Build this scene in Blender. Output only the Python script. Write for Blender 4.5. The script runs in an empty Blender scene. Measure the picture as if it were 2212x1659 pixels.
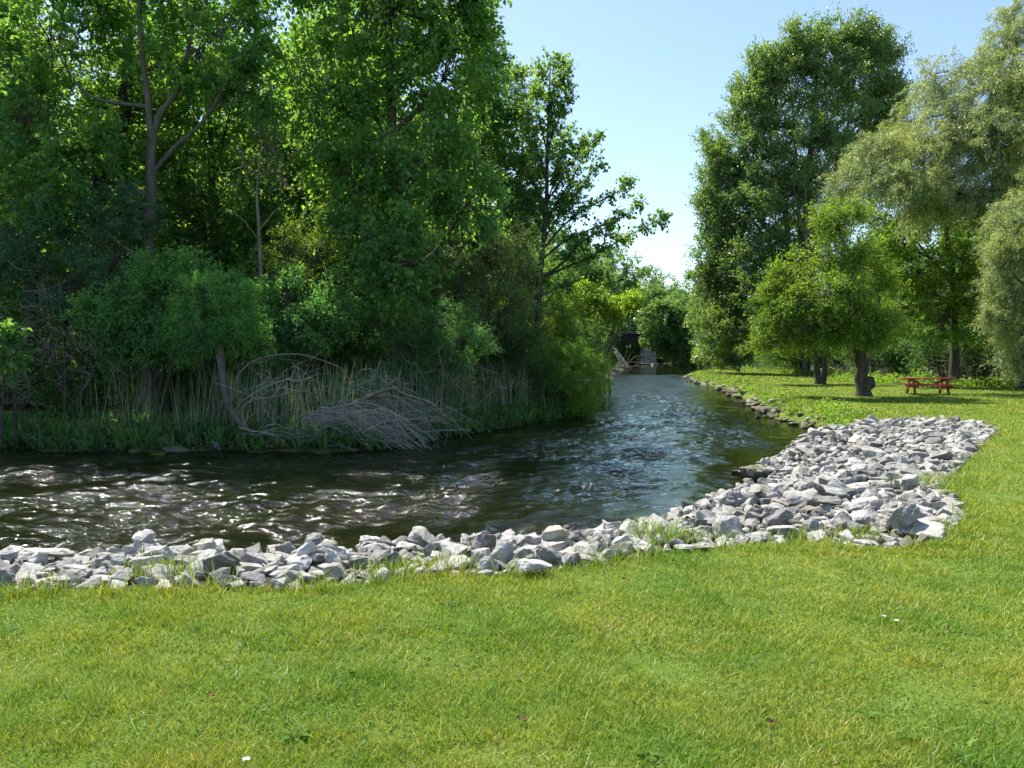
import bpy, bmesh, math, random
import numpy as np
from mathutils import Vector, noise as mnoise

# ------------------------------------------------------------------ camera, sky, sun, exposure
scene = bpy.context.scene
COL = scene.collection
rng = np.random.default_rng(7)
random.seed(7)

PITCH = math.atan(32 / 768.0)
CAMZ = 1.65
cam_d = bpy.data.cameras.new("camera")
cam_d.sensor_width = 36.0
cam_d.lens = 27.0
cam_d.clip_start = 0.05
cam_d.clip_end = 5000
cam = bpy.data.objects.new("camera", cam_d)
cam.location = (0, 0, CAMZ)
cam.rotation_euler = (math.pi / 2 - PITCH, 0, 0)
COL.objects.link(cam)
scene.camera = cam

SUN_EL = math.radians(57)
SUN_AZ = math.radians(-36)            # from +Y, clockwise (negative = left)
world = bpy.data.worlds.new("World")
scene.world = world
world.use_nodes = True
nt = world.node_tree
bg = nt.nodes["Background"]
sky = nt.nodes.new("ShaderNodeTexSky")
sky.sky_type = 'NISHITA'
sky.sun_disc = False
sky.sun_elevation = SUN_EL
sky.sun_rotation = SUN_AZ
sky.altitude = 100
sky.air_density = 1.0
sky.dust_density = 0.6
sky.ozone_density = 1.4
nt.links.new(sky.outputs[0], bg.inputs[0])
bg.inputs[1].default_value = 0.10

sun_d = bpy.data.lights.new("sun", 'SUN')
sun_d.energy = 4.4
sun_d.angle = math.radians(0.5)
sun_d.color = (1.0, 0.95, 0.86)
sun = bpy.data.objects.new("sun", sun_d)
sdir = Vector((math.sin(SUN_AZ) * math.cos(SUN_EL), math.cos(SUN_AZ) * math.cos(SUN_EL), math.sin(SUN_EL)))
sun.rotation_euler = sdir.to_track_quat('Z', 'Y').to_euler()
sun.location = (-30, 30, 60)
COL.objects.link(sun)

vs = scene.view_settings
vs.view_transform = 'Standard'
vs.look = 'None'
vs.gamma = 1.0
vs.use_curve_mapping = False
vs.exposure = 1.25
cy = scene.cycles
cy.max_bounces = 8
cy.diffuse_bounces = 4
cy.glossy_bounces = 3
cy.transmission_bounces = 5
cy.transparent_max_bounces = 8
cy.sample_clamp_indirect = 6.0
cy.use_denoising = True
cy.denoising_prefilter = 'ACCURATE'
cy.denoising_input_passes = 'RGB_ALBEDO_NORMAL'
cy.caustics_reflective = False
cy.caustics_refractive = False

# ------------------------------------------------------------------ helpers
PX = 1024 / 2212.0                     # the reading grid the outlines were measured on, to 1024 wide
CP, SP = math.cos(PITCH), math.sin(PITCH)


def ray(x, y):
    a = (x * PX - 512) / 768.0
    b = -(y * PX - 384) / 768.0
    return np.array([a, CP + b * SP, -SP + b * CP])


def at(x, y, Y):
    d = ray(x, y)
    return np.array([0, 0, CAMZ]) + d * (Y / d[1])


def atz(x, y, z):
    d = ray(x, y)
    return np.array([0, 0, CAMZ]) + d * ((z - CAMZ) / d[2])


def ms(Y):
    return PX * Y / 768.0              # metres per reading unit at distance Y


class MB:
    def __init__(self):
        self.v, self.q, self.t, self.n = [], [], [], 0

    def add(self, V, Q=None, T=None):
        V = np.asarray(V, dtype=np.float64).reshape(-1, 3)
        if Q is not None and len(Q):
            self.q.append(np.asarray(Q, dtype=np.int64).reshape(-1, 4) + self.n)
        if T is not None and len(T):
            self.t.append(np.asarray(T, dtype=np.int64).reshape(-1, 3) + self.n)
        self.v.append(V)
        self.n += len(V)

    def mesh(self, name, mat, smooth=False, origin=(0, 0, 0)):
        V = np.concatenate(self.v) - np.asarray(origin, dtype=float)
        Q = np.concatenate(self.q) if self.q else np.zeros((0, 4), int)
        T = np.concatenate(self.t) if self.t else np.zeros((0, 3), int)
        me = bpy.data.meshes.new(name)
        me.vertices.add(len(V))
        me.vertices.foreach_set("co", V.astype(np.float32).ravel())
        me.loops.add(4 * len(Q) + 3 * len(T))
        me.polygons.add(len(Q) + len(T))
        me.loops.foreach_set("vertex_index", np.concatenate([Q.ravel(), T.ravel()]).astype(np.int32))
        ls = np.concatenate([np.arange(len(Q)) * 4, 4 * len(Q) + np.arange(len(T)) * 3]).astype(np.int32)
        me.polygons.foreach_set("loop_start", ls)
        me.polygons.foreach_set("use_smooth", np.full(len(Q) + len(T), smooth, dtype=bool))
        me.update(calc_edges=True)
        if mat is not None:
            me.materials.append(mat)
        return me

    def build(self, name, mat, parent=None, smooth=False, origin=(0, 0, 0)):
        o = bpy.data.objects.new(name, self.mesh(name, mat, smooth, origin))
        COL.objects.link(o)
        if parent is not None:
            o.parent = parent
        else:
            o.location = origin
        return o


def tag(o, label=None, cat=None, group=None, kind=None):
    if label: o["label"] = label
    if cat: o["category"] = cat
    if group: o["group"] = group
    if kind: o["kind"] = kind
    return o


def empty(name, loc, label, cat, group=None):
    o = bpy.data.objects.new(name, None)
    o.empty_display_size = 0.3
    o.location = [float(c) for c in loc]
    COL.objects.link(o)
    return tag(o, label, cat, group)


def copy_tree(o, parent=None):
    c = o.copy()
    COL.objects.link(c)
    c.parent = parent
    for ch in list(o.children):
        copy_tree(ch, c)
    return c


def nrm(v):
    return v / np.maximum(np.linalg.norm(v, axis=-1, keepdims=True), 1e-9)


def tubes(mb, P, R, sides=5, cap=False):
    """P (N,k,3) R (N,k)"""
    P = np.asarray(P, float)
    if P.ndim == 2:
        P = P[None]
    R = np.asarray(R, float)
    if R.ndim == 1:
        R = np.broadcast_to(R, P.shape[:2])
    N, k, _ = P.shape
    T = np.empty_like(P)
    T[:, 1:-1] = P[:, 2:] - P[:, :-2]
    T[:, 0] = P[:, 1] - P[:, 0]
    T[:, -1] = P[:, -1] - P[:, -2]
    T = nrm(T)
    ov = nrm(P[:, -1] - P[:, 0])
    ref = np.where(np.abs(ov[:, 2:3]) > 0.8, np.array([[1.0, 0.2, 0]]), np.array([[0, 0.1, 1.0]]))
    ref = np.broadcast_to(ref[:, None, :], T.shape)
    A = nrm(np.cross(T, ref))
    B = np.cross(T, A)
    th = np.arange(sides) * 2 * np.pi / sides
    V = P[:, :, None, :] + R[:, :, None, None] * (np.cos(th)[None, None, :, None] * A[:, :, None, :] + np.sin(th)[None, None, :, None] * B[:, :, None, :])
    idx = np.arange(N * k * sides).reshape(N, k, sides)
    a = idx[:, :-1, :]
    b = idx[:, 1:, :]
    Q = np.stack([a, np.roll(a, -1, 2), np.roll(b, -1, 2), b], -1).reshape(-1, 4)
    mb.add(V.reshape(-1, 3), Q)
    if cap and sides == 4:
        mb.q[-1] = np.concatenate([mb.q[-1], (idx[:, 0, ::-1].reshape(-1, 4) + mb.n - N * k * sides), idx[:, -1, :].reshape(-1, 4) + mb.n - N * k * sides])


def box(mb, c, s, R=None):
    c = np.asarray(c, float)
    s = np.asarray(s, float) / 2
    V = np.array([[x, y, z] for x in (-1, 1) for y in (-1, 1) for z in (-1, 1)], float) * s
    if R is not None:
        V = V @ np.asarray(R).T
    mb.add(V + c, [[0, 1, 3, 2], [4, 6, 7, 5], [0, 4, 5, 1], [2, 3, 7, 6], [0, 2, 6, 4], [1, 5, 7, 3]])


def rot(ax, a):
    c, s = math.cos(a), math.sin(a)
    if ax == 'z': return np.array([[c, -s, 0], [s, c, 0], [0, 0, 1]])
    if ax == 'x': return np.array([[1, 0, 0], [0, c, -s], [0, s, c]])
    return np.array([[c, 0, s], [0, 1, 0], [-s, 0, c]])


def smooth_path(pts, n):
    """Catmull-Rom through pts, n samples"""
    p = np.asarray(pts, float)
    if len(p) == 2:
        t = np.linspace(0, 1, n)[:, None]
        return p[0] * (1 - t) + p[1] * t
    q = np.vstack([2 * p[0] - p[1], p, 2 * p[-1] - p[-2]])
    u = np.linspace(0, len(p) - 1 - 1e-6, n)
    i = u.astype(int)
    t = (u - i)[:, None]
    p0, p1, p2, p3 = q[i], q[i + 1], q[i + 2], q[i + 3]
    return 0.5 * (2 * p1 + (p2 - p0) * t + (2 * p0 - 5 * p1 + 4 * p2 - p3) * t ** 2 + (3 * p1 - p0 - 3 * p2 + p3) * t ** 3)


def wob(x, y, scale, seed, octs=3):
    r = np.random.default_rng(seed)
    out = np.zeros_like(np.asarray(x, float))
    amp, tot = 1.0, 0
    for o in range(octs):
        for k in range(5):
            a = r.uniform(0, 2 * np.pi)
            f = 2 * np.pi / (scale * r.uniform(0.7, 1.4)) * 2 ** o
            out = out + amp * np.sin(f * (np.cos(a) * x + np.sin(a) * y) + r.uniform(0, 6.28))
        tot += amp * 1.6
        amp *= 0.5
    return out / tot


# ------------------------------------------------------------------ materials
def new_mat(name):
    m = bpy.data.materials.new(name)
    m.use_nodes = True
    n = m.node_tree
    for x in list(n.nodes):
        n.nodes.remove(x)
    out = n.nodes.new("ShaderNodeOutputMaterial")
    return m, n, out


def N(n, t, **kw):
    x = n.nodes.new(t)
    for k, v in kw.items():
        if k.startswith("i_"):
            key = k[2:]
            x.inputs[int(key) if key.isdigit() else key].default_value = v
        else:
            setattr(x, k, v)
    return x


def ramp(n, fac, stops, interp='LINEAR'):
    r = n.nodes.new("ShaderNodeValToRGB")
    r.color_ramp.interpolation = interp
    e = r.color_ramp.elements
    while len(e) < len(stops):
        e.new(0.5)
    for i, (p, c) in enumerate(stops):
        e[i].position = p
        e[i].color = (*c, 1) if len(c) == 3 else c
    n.links.new(fac, r.inputs[0])
    return r


def tex(n, kind, scale, coord="Object", detail=3, rough=0.55, stretch=None, **kw):
    tc = n.nodes.new("ShaderNodeTexCoord")
    src = tc.outputs[coord]
    if stretch:
        mp = n.nodes.new("ShaderNodeMapping")
        mp.inputs["Scale"].default_value = stretch
        if "rotz" in kw:
            mp.inputs["Rotation"].default_value = (0, 0, kw.pop("rotz"))
        n.links.new(src, mp.inputs[0])
        src = mp.outputs[0]
    t = n.nodes.new("ShaderNodeTexNoise" if kind == "noise" else "ShaderNodeTexVoronoi" if kind == "voronoi" else "ShaderNodeTexWave")
    n.links.new(src, t.inputs["Vector"])
    t.inputs["Scale"].default_value = scale
    if kind == "noise":
        t.inputs["Detail"].default_value = detail
        t.inputs["Roughness"].default_value = rough
    return t


def mixc(n, fac, a, b, mode='MIX'):
    m = n.nodes.new("ShaderNodeMix")
    m.data_type = 'RGBA'
    m.blend_type = mode
    for i, v in ((0, fac), (6, a), (7, b)):
        if isinstance(v, (int, float)):
            m.inputs[i].default_value = v
        elif isinstance(v, tuple):
            m.inputs[i].default_value = (*v, 1) if len(v) == 3 else v
        else:
            n.links.new(v, m.inputs[i])
    return m.outputs[2]


def leaf_mat(name, c1, c2, c3, trans=0.42, tcol=None, gloss=0.35, rough=0.5, patch=0.5):
    """c1..c3 the range of leaf colours, one drawn per leaf; tcol the light that comes through the leaf"""
    m, n, out = new_mat(name)
    g = N(n, "ShaderNodeNewGeometry")
    r = ramp(n, g.outputs["Random Per Island"], [(0.0, c1), (0.55, c2), (1.0, c3)])
    no = tex(n, "noise", patch, detail=2)
    rr = ramp(n, no.outputs[0], [(0.35, (0.75, 0.85, 0.95)), (0.65, (1.2, 1.12, 0.9))])
    col = mixc(n, 1.0, r.outputs[0], rr.outputs[0], 'MULTIPLY')
    p = N(n, "ShaderNodeBsdfPrincipled")
    p.inputs["Roughness"].default_value = rough
    p.inputs["Specular IOR Level"].default_value = gloss
    n.links.new(col, p.inputs["Base Color"])
    t = N(n, "ShaderNodeBsdfTranslucent")
    tc = tcol or (2.2, 2.3, 0.9)
    tr = mixc(n, 1.0, col, tc, 'MULTIPLY')
    n.links.new(tr, t.inputs[0])
    mx = N(n, "ShaderNodeMixShader", i_0=trans)
    n.links.new(p.outputs[0], mx.inputs[1])
    n.links.new(t.outputs[0], mx.inputs[2])
    n.links.new(mx.outputs[0], out.inputs[0])
    return m


def bark_mat(name, a, b, scale=6):
    m, n, out = new_mat(name)
    no = tex(n, "noise", scale, detail=5, rough=0.7, stretch=(1, 1, 0.25))
    r = ramp(n, no.outputs[0], [(0.3, a), (0.7, b)])
    p = N(n, "ShaderNodeBsdfPrincipled")
    p.inputs["Roughness"].default_value = 0.9
    p.inputs["Specular IOR Level"].default_value = 0.2
    n.links.new(r.outputs[0], p.inputs["Base Color"])
    bp = N(n, "ShaderNodeBump", i_Strength=0.7, i_Distance=0.03)
    n.links.new(no.outputs[0], bp.inputs["Height"])
    n.links.new(bp.outputs[0], p.inputs["Normal"])
    n.links.new(p.outputs[0], out.inputs[0])
    return m


def plain_mat(name, a, b, scale=8, rough=0.7, bump=0.2, metallic=0.0, spec=0.4):
    m, n, out = new_mat(name)
    no = tex(n, "noise", scale, detail=5, rough=0.65)
    r = ramp(n, no.outputs[0], [(0.3, a), (0.7, b)])
    p = N(n, "ShaderNodeBsdfPrincipled")
    p.inputs["Roughness"].default_value = rough
    p.inputs["Metallic"].default_value = metallic
    p.inputs["Specular IOR Level"].default_value = spec
    n.links.new(r.outputs[0], p.inputs["Base Color"])
    bp = N(n, "ShaderNodeBump", i_Strength=bump, i_Distance=0.01)
    n.links.new(no.outputs[0], bp.inputs["Height"])
    n.links.new(bp.outputs[0], p.inputs["Normal"])
    n.links.new(p.outputs[0], out.inputs[0])
    return m


M = {}
M["maple"] = leaf_mat("maple_leaves", (.045, .11, .028), (.07, .15, .036), (.12, .20, .045))
M["basswood"] = leaf_mat("basswood_leaves", (0.0658, 0.168, 0.0624), (0.0897, 0.212, 0.078), (0.155, 0.291, 0.0878), trans=0.55, tcol=(2.9, 2.4, .75))
M["forest"] = leaf_mat("forest_leaves", (0.0598, 0.145, 0.0624), (0.0897, 0.195, 0.0741), (0.155, 0.268, 0.0878), trans=0.55, tcol=(2.9, 2.4, .75))
M["bluegreen"] = leaf_mat("honeysuckle_leaves", (0.054, 0.142, 0.0854), (0.0675, 0.176, 0.101), (0.101, 0.216, 0.109), trans=0.35)
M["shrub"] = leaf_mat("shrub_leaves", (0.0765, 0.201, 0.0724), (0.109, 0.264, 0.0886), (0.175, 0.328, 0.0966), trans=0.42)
M["elder"] = leaf_mat("elder_leaves", (.11, .28, .08), (.15, .34, .10), (.2, .38, .12), trans=0.42)
M["yellow"] = leaf_mat("young_willow_leaves", (0.143, 0.253, 0.033), (0.198, 0.319, 0.0385), (0.275, 0.385, 0.0495), trans=0.45, tcol=(2.0, 1.9, .7))
M["bright"] = leaf_mat("willow_bush_leaves", (0.132, 0.288, 0.042), (0.192, 0.372, 0.054), (0.288, 0.456, 0.072), trans=0.5, tcol=(2.2, 2.0, .7))
M["silver"] = leaf_mat("silver_maple_leaves", (.085, .155, .055), (.13, .205, .07), (.23, .285, .11), trans=0.38, gloss=0.6, rough=0.4)
M["willow"] = leaf_mat("willow_leaves", (.19, .25, .09), (.27, .33, .13), (.38, .42, .2), trans=0.4, tcol=(1.7, 1.7, .9), gloss=0.6, rough=0.4)
M["apple"] = leaf_mat("apple_leaves", (.11, .21, .03), (.17, .29, .038), (.26, .37, .05), trans=0.4, tcol=(1.9, 1.8, .7), gloss=.5)
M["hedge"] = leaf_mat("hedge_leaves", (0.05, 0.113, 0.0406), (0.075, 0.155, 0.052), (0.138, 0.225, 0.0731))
M["far"] = leaf_mat("far_leaves", (.085, .17, .055), (.125, .215, .07), (.19, .28, .09), trans=0.35, patch=0.25)
M["bark_grey"] = bark_mat("grey_bark", (.06, .055, .046), (.17, .155, .135), 7)
M["bark_dark"] = bark_mat("dark_bark", (.035, .03, .025), (.12, .105, .09), 7)
M["deadwood"] = bark_mat("weathered_wood", (.10, .082, .06), (.27, .23, .175), 9)
M["twigs"] = bark_mat("bleached_twigs", (.22, .205, .175), (.48, .45, .395), 9)
M["flower"] = plain_mat("cream_flowers", (.6, .62, .48), (.8, .8, .7), 20)


def water_mat():
    m, n, out = new_mat("river_water")
    geo = N(n, "ShaderNodeNewGeometry")
    b1 = tex(n, "noise", 1.0, coord="Object", detail=4, rough=0.6, stretch=(3.6, 6.5, 1.0))
    b2 = tex(n, "noise", 1.0, coord="Object", detail=3, rough=0.6, stretch=(10.0, 17.0, 1.0))
    att = N(n, "ShaderNodeAttribute", attribute_name="ripple")
    h = N(n, "ShaderNodeMath", operation='MULTIPLY_ADD', i_1=0.3)
    n.links.new(b2.outputs[0], h.inputs[0])
    n.links.new(b1.outputs[0], h.inputs[2])
    st = N(n, "ShaderNodeMath", operation='MULTIPLY', i_1=1.0)
    n.links.new(att.outputs["Fac"], st.inputs[0])
    bp = N(n, "ShaderNodeBump", i_Distance=0.12)
    n.links.new(st.outputs[0], bp.inputs["Strength"])
    n.links.new(h.outputs[0], bp.inputs["Height"])
    fr = N(n, "ShaderNodeFresnel", i_IOR=1.33)
    n.links.new(bp.outputs[0], fr.inputs["Normal"])
    gl = N(n, "ShaderNodeBsdfGlossy", i_Roughness=0.05)
    gl.inputs["Color"].default_value = (.88, .97, .90, 1)
    n.links.new(bp.outputs[0], gl.inputs["Normal"])
    tr = N(n, "ShaderNodeBsdfTransparent")
    tr.inputs[0].default_value = (.31, .31, .16, 1)
    body = N(n, "ShaderNodeBsdfDiffuse")
    body.inputs[0].default_value = (.017, .020, .007, 1)
    under = N(n, "ShaderNodeMixShader", i_0=0.25)
    n.links.new(tr.outputs[0], under.inputs[1])
    n.links.new(body.outputs[0], under.inputs[2])
    mx = N(n, "ShaderNodeMixShader")
    n.links.new(fr.outputs[0], mx.inputs[0])
    n.links.new(under.outputs[0], mx.inputs[1])
    n.links.new(gl.outputs[0], mx.inputs[2])
    # broken white water where the riffle is steep
    fa = N(n, "ShaderNodeAttribute", attribute_name="foam")
    fn = tex(n, "noise", 1.0, coord="Object", detail=4, rough=0.75, stretch=(26, 40, 1))
    fm = N(n, "ShaderNodeMath", operation='MULTIPLY')
    n.links.new(fa.outputs["Fac"], fm.inputs[0])
    n.links.new(fn.outputs[0], fm.inputs[1])
    fr2 = ramp(n, fm.outputs[0], [(0.42, (0, 0, 0)), (0.8, (.4, .4, .4))])
    fo = N(n, "ShaderNodeBsdfDiffuse")
    fo.inputs[0].default_value = (.75, .78, .8, 1)
    mf = N(n, "ShaderNodeMixShader")
    n.links.new(fr2.outputs[0], mf.inputs[0])
    n.links.new(mx.outputs[0], mf.inputs[1])
    n.links.new(fo.outputs[0], mf.inputs[2])
    n.links.new(mf.outputs[0], out.inputs[0])
    return m


def ground_mat():
    m, n, out = new_mat("ground_cover")
    at_ = N(n, "ShaderNodeAttribute", attribute_name="cover")
    sep = N(n, "ShaderNodeSeparateColor")
    n.links.new(at_.outputs["Color"], sep.inputs[0])
    # lawn
    a = tex(n, "noise", 0.55, detail=4, rough=0.6)
    b = tex(n, "noise", 55, detail=3, rough=0.7)
    lawn = ramp(n, a.outputs[0], [(0.3, (.07, .125, .018)), (0.5, (.10, .155, .022)), (0.7, (.135, .175, .032))]).outputs[0]
    fine = ramp(n, b.outputs[0], [(0.3, (.55, .6, .5)), (0.7, (1.4, 1.35, 1.3))]).outputs[0]
    lawn = mixc(n, 1.0, lawn, fine, 'MULTIPLY')
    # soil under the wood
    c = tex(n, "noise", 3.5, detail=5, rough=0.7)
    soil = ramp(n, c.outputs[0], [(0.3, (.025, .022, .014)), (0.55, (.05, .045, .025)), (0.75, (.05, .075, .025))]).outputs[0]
    # river bed
    v = tex(n, "voronoi", 5.0, detail=0)
    e = tex(n, "noise", 1.3, detail=4)
    bed = ramp(n, v.outputs["Color"], [(0.1, (.04, .04, .014)), (0.5, (.10, .095, .032)), (0.9, (.21, .19, .08))]).outputs[0]
    alg = ramp(n, e.outputs[0], [(0.4, (.6, .6, .5)), (0.6, (1.0, 1.05, .6))]).outputs[0]
    bed = mixc(n, 1.0, bed, alg, 'MULTIPLY')
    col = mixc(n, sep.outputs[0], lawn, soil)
    col = mixc(n, sep.outputs[1], col, bed)
    p = N(n, "ShaderNodeBsdfPrincipled")
    p.inputs["Roughness"].default_value = 0.9
    p.inputs["Specular IOR Level"].default_value = 0.15
    n.links.new(col, p.inputs["Base Color"])
    bp = N(n, "ShaderNodeBump", i_Strength=0.5, i_Distance=0.03)
    n.links.new(b.outputs[0], bp.inputs["Height"])
    n.links.new(bp.outputs[0], p.inputs["Normal"])
    n.links.new(p.outputs[0], out.inputs[0])
    return m


def rock_mat(name="limestone", moss=False):
    m, n, out = new_mat(name)
    oi = N(n, "ShaderNodeObjectInfo")
    g = N(n, "ShaderNodeNewGeometry")
    rnd = N(n, "ShaderNodeMath", operation='ADD')
    n.links.new(oi.outputs["Random"], rnd.inputs[0])
    n.links.new(g.outputs["Random Per Island"], rnd.inputs[1])
    fr = N(n, "ShaderNodeMath", operation='FRACT')
    n.links.new(rnd.outputs[0], fr.inputs[0])
    pos = N(n, "ShaderNodeNewGeometry")

    def nz(scale, det, ro, st=None):
        t = N(n, "ShaderNodeTexNoise")
        src = pos.outputs["Position"]
        if st:
            mp = N(n, "ShaderNodeMapping")
            mp.inputs["Scale"].default_value = st
            mp.inputs["Rotation"].default_value = (.5, .3, .6)
            n.links.new(src, mp.inputs[0])
            src = mp.outputs[0]
        n.links.new(src, t.inputs["Vector"])
        t.inputs["Scale"].default_value = scale
        t.inputs["Detail"].default_value = det
        t.inputs["Roughness"].default_value = ro
        return t
    tone = ramp(n, fr.outputs[0], [(0.0, (.15, .148, .143)), (0.25, (.30, .295, .28)), (0.65, (.40, .392, .372)), (0.88, (.47, .46, .43)), (1.0, (.36, .325, .27))])
    veins = nz(14, 6, .7, (1, 1, 3.5))
    vr = ramp(n, veins.outputs[0], [(0.30, (.48, .48, .50)), (0.47, (.95, .95, .95)), (0.58, (1.05, 1.05, 1.03)), (0.72, (1.4, 1.38, 1.33))])
    col = mixc(n, 1.0, tone.outputs[0], vr.outputs[0], 'MULTIPLY')
    sp = nz(90, 3, .6)
    sr = ramp(n, sp.outputs[0], [(0.35, (.78, .78, .78)), (0.6, (1.08, 1.08, 1.08))])
    col = mixc(n, 1.0, col, sr.outputs[0], 'MULTIPLY')
    sz = N(n, "ShaderNodeSeparateXYZ")
    n.links.new(pos.outputs["Position"], sz.inputs[0])
    wz = N(n, "ShaderNodeMapRange")
    for q, v_ in ((1, -.92), (2, -.78), (3, .38), (4, 1.0)):
        wz.inputs[q].default_value = v_
    n.links.new(sz.outputs[2], wz.inputs[0])
    col = mixc(n, wz.outputs[0], (.05, .045, .035), col)
    dirt = nz(2.2, 4, .6)
    dr_ = ramp(n, dirt.outputs[0], [(0.36, (.60, .57, .50)), (0.56, (1, 1, 1))])
    col = mixc(n, 1.0, col, dr_.outputs[0], 'MULTIPLY')
    if moss:
        mo = nz(6, 4, .6)
        mr = ramp(n, mo.outputs[0], [(0.4, (0, 0, 0)), (0.55, (1, 1, 1))])
        col = mixc(n, mr.outputs[0], col, (.10, .10, .035))
    p = N(n, "ShaderNodeBsdfPrincipled")
    p.inputs["Roughness"].default_value = 0.85
    p.inputs["Specular IOR Level"].default_value = 0.3
    n.links.new(col, p.inputs["Base Color"])
    bp = N(n, "ShaderNodeBump", i_Strength=0.8, i_Distance=0.012)
    n.links.new(veins.outputs[0], bp.inputs["Height"])
    n.links.new(bp.outputs[0], p.inputs["Normal"])
    n.links.new(p.outputs[0], out.inputs[0])
    return m


def blade_mat(name, stops, trans=0.3, tc=(1.6, 1.6, .7), patch=0.5):
    m, n, out = new_mat(name)
    g = N(n, "ShaderNodeNewGeometry")
    r = ramp(n, g.outputs["Random Per Island"], stops)
    no = tex(n, "noise", patch * 2.4, detail=5, rough=.65)
    rr = ramp(n, no.outputs[0], [(0.34, (.62, .88, .8)), (0.5, (1, 1, 1)), (0.64, (1.3, 1.1, 1.15))])
    col = mixc(n, 1.0, r.outputs[0], rr.outputs[0], 'MULTIPLY')
    p = N(n, "ShaderNodeBsdfPrincipled")
    p.inputs["Roughness"].default_value = 0.55
    p.inputs["Specular IOR Level"].default_value = 0.35
    n.links.new(col, p.inputs["Base Color"])
    t = N(n, "ShaderNodeBsdfTranslucent")
    n.links.new(mixc(n, 1.0, col, tc, 'MULTIPLY'), t.inputs[0])
    mx = N(n, "ShaderNodeMixShader", i_0=trans)
    n.links.new(p.outputs[0], mx.inputs[1])
    n.links.new(t.outputs[0], mx.inputs[2])
    n.links.new(mx.outputs[0], out.inputs[0])
    return m


M["water"] = water_mat()
M["ground"] = ground_mat()
M["rock"] = rock_mat()
M["moss_rock"] = rock_mat("mossy_limestone", True)
M["grass"] = blade_mat("lawn_grass", [(0, (.06, .14, .012)), (.35, (.16, .25, .02)), (.72, (.275, .34, .035)), (.9, (.37, .395, .07)), (1, (.5, .43, .18))])
M["thatch"] = blade_mat("dry_thatch", [(0, (.30, .26, .10)), (.5, (.45, .40, .2)), (1, (.6, .55, .34))], trans=.1)
M["reed"] = blade_mat("reed_blades", [(0, (.08, .16, .075)), (.62, (.14, .23, .11)), (.8, (.26, .27, .16)), (1, (.42, .40, .29))])

# ------------------------------------------------------------------ the lie of the land
WZ = -0.95


def wxy(lst, z=WZ):
    return [tuple(atz(x, y, z)[:2]) for x, y in lst]


LEFT = [(-60, 17), (-30, 19.4), (-18, 20.2)] + wxy([(60, 968), (180, 975), (480, 970), (640, 975), (800, 972), (950, 945), (1080, 925), (1200, 905), (1270, 897)]) + \
    [(4.6, 38), (6.6, 54), (10, 75), (13, 96), (17, 115), (21.5, 140), (23.5, 165), (24.5, 220), (22, 330)]
RIGHT = [(-60, 6), (-30, 7.4), (-14, 8.2), (-6, 8.4), (-2, 8.6), (0.5, 9.2), (1.6, 10.8), (2.6, 12.4)] + \
    wxy([(1588, 1078), (1632, 1053), (1592, 1017), (1668, 985), (1740, 974), (1790, 959), (1800, 935), (1776, 922), (1676, 906), (1625, 870), (1549, 836), (1500, 824), (1480, 815)]) + \
    [(20.5, 86), (26, 91), (33, 99), (38, 112), (39.5, 140), (39, 163), (33.5, 168), (34, 230), (34, 330)]
LAWN_EDGE = [(-60, 3.0), (-30, 4.0), (-14, 4.9), (-6, 5.2)] + [tuple(atz(x, y, z)[:2]) for x, y, z in
             [(0, 1275, 0), (300, 1270, 0), (650, 1262, 0), (900, 1240, 0), (1150, 1232, 0), (1400, 1198, 0), (1600, 1172, 0), (1800, 1172, 0),
              (1985, 1175, 0), (2071, 1140, 0), (2096, 1089, 0), (2040, 1056, 0), (2082, 1010, -.1), (2118, 974, -.12), (2157, 934, -.2),
              (2154, 922, -.22), (2100, 911, -.24), (1956, 903, -.25), (1880, 905, -.25), (1812, 930, -.3)]]
THICK_EDGE = np.array([[23, 90], [26, 73], [24.8, 58], [23.4, 49.6], [24.3, 45.5], [28, 43], [36, 41], [48, 38]], float)
SOILPOLY = np.vstack([THICK_EDGE, [[400, 38], [400, 300], [22, 300]]])
LEFT, RIGHT, LAWN_EDGE = (np.array(a, float) for a in (LEFT, RIGHT, LAWN_EDGE))
shore_end = 8 + 6 + 1
ROCKPOLY = np.vstack([LAWN_EDGE, RIGHT[:14][::-1]])
WATERPOLY = np.vstack([RIGHT, LEFT[::-1]])


def dist_line(x, y, L):
    x = np.asarray(x, float).ravel()
    y = np.asarray(y, float).ravel()
    best = np.full(x.shape, 1e9)
    for (ax, ay), (bx, by) in zip(L[:-1], L[1:]):
        dx, dy = bx - ax, by - ay
        t = np.clip(((x - ax) * dx + (y - ay) * dy) / (dx * dx + dy * dy + 1e-12), 0, 1)
        best = np.minimum(best, np.hypot(x - ax - t * dx, y - ay - t * dy))
    return best


def inside(x, y, P):
    x = np.asarray(x, float).ravel()
    y = np.asarray(y, float).ravel()
    c = np.zeros(x.shape, bool)
    for (ax, ay), (bx, by) in zip(P, np.roll(P, -1, 0)):
        cond = ((ay > y) != (by > y))
        xi = (bx - ax) * (y - ay) / (by - ay + 1e-12) + ax
        c ^= cond & (x < xi)
    return c


def sst(a, b, v):
    t = np.clip((v - a) / (b - a), 0, 1)
    return t * t * (3 - 2 * t)


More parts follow.
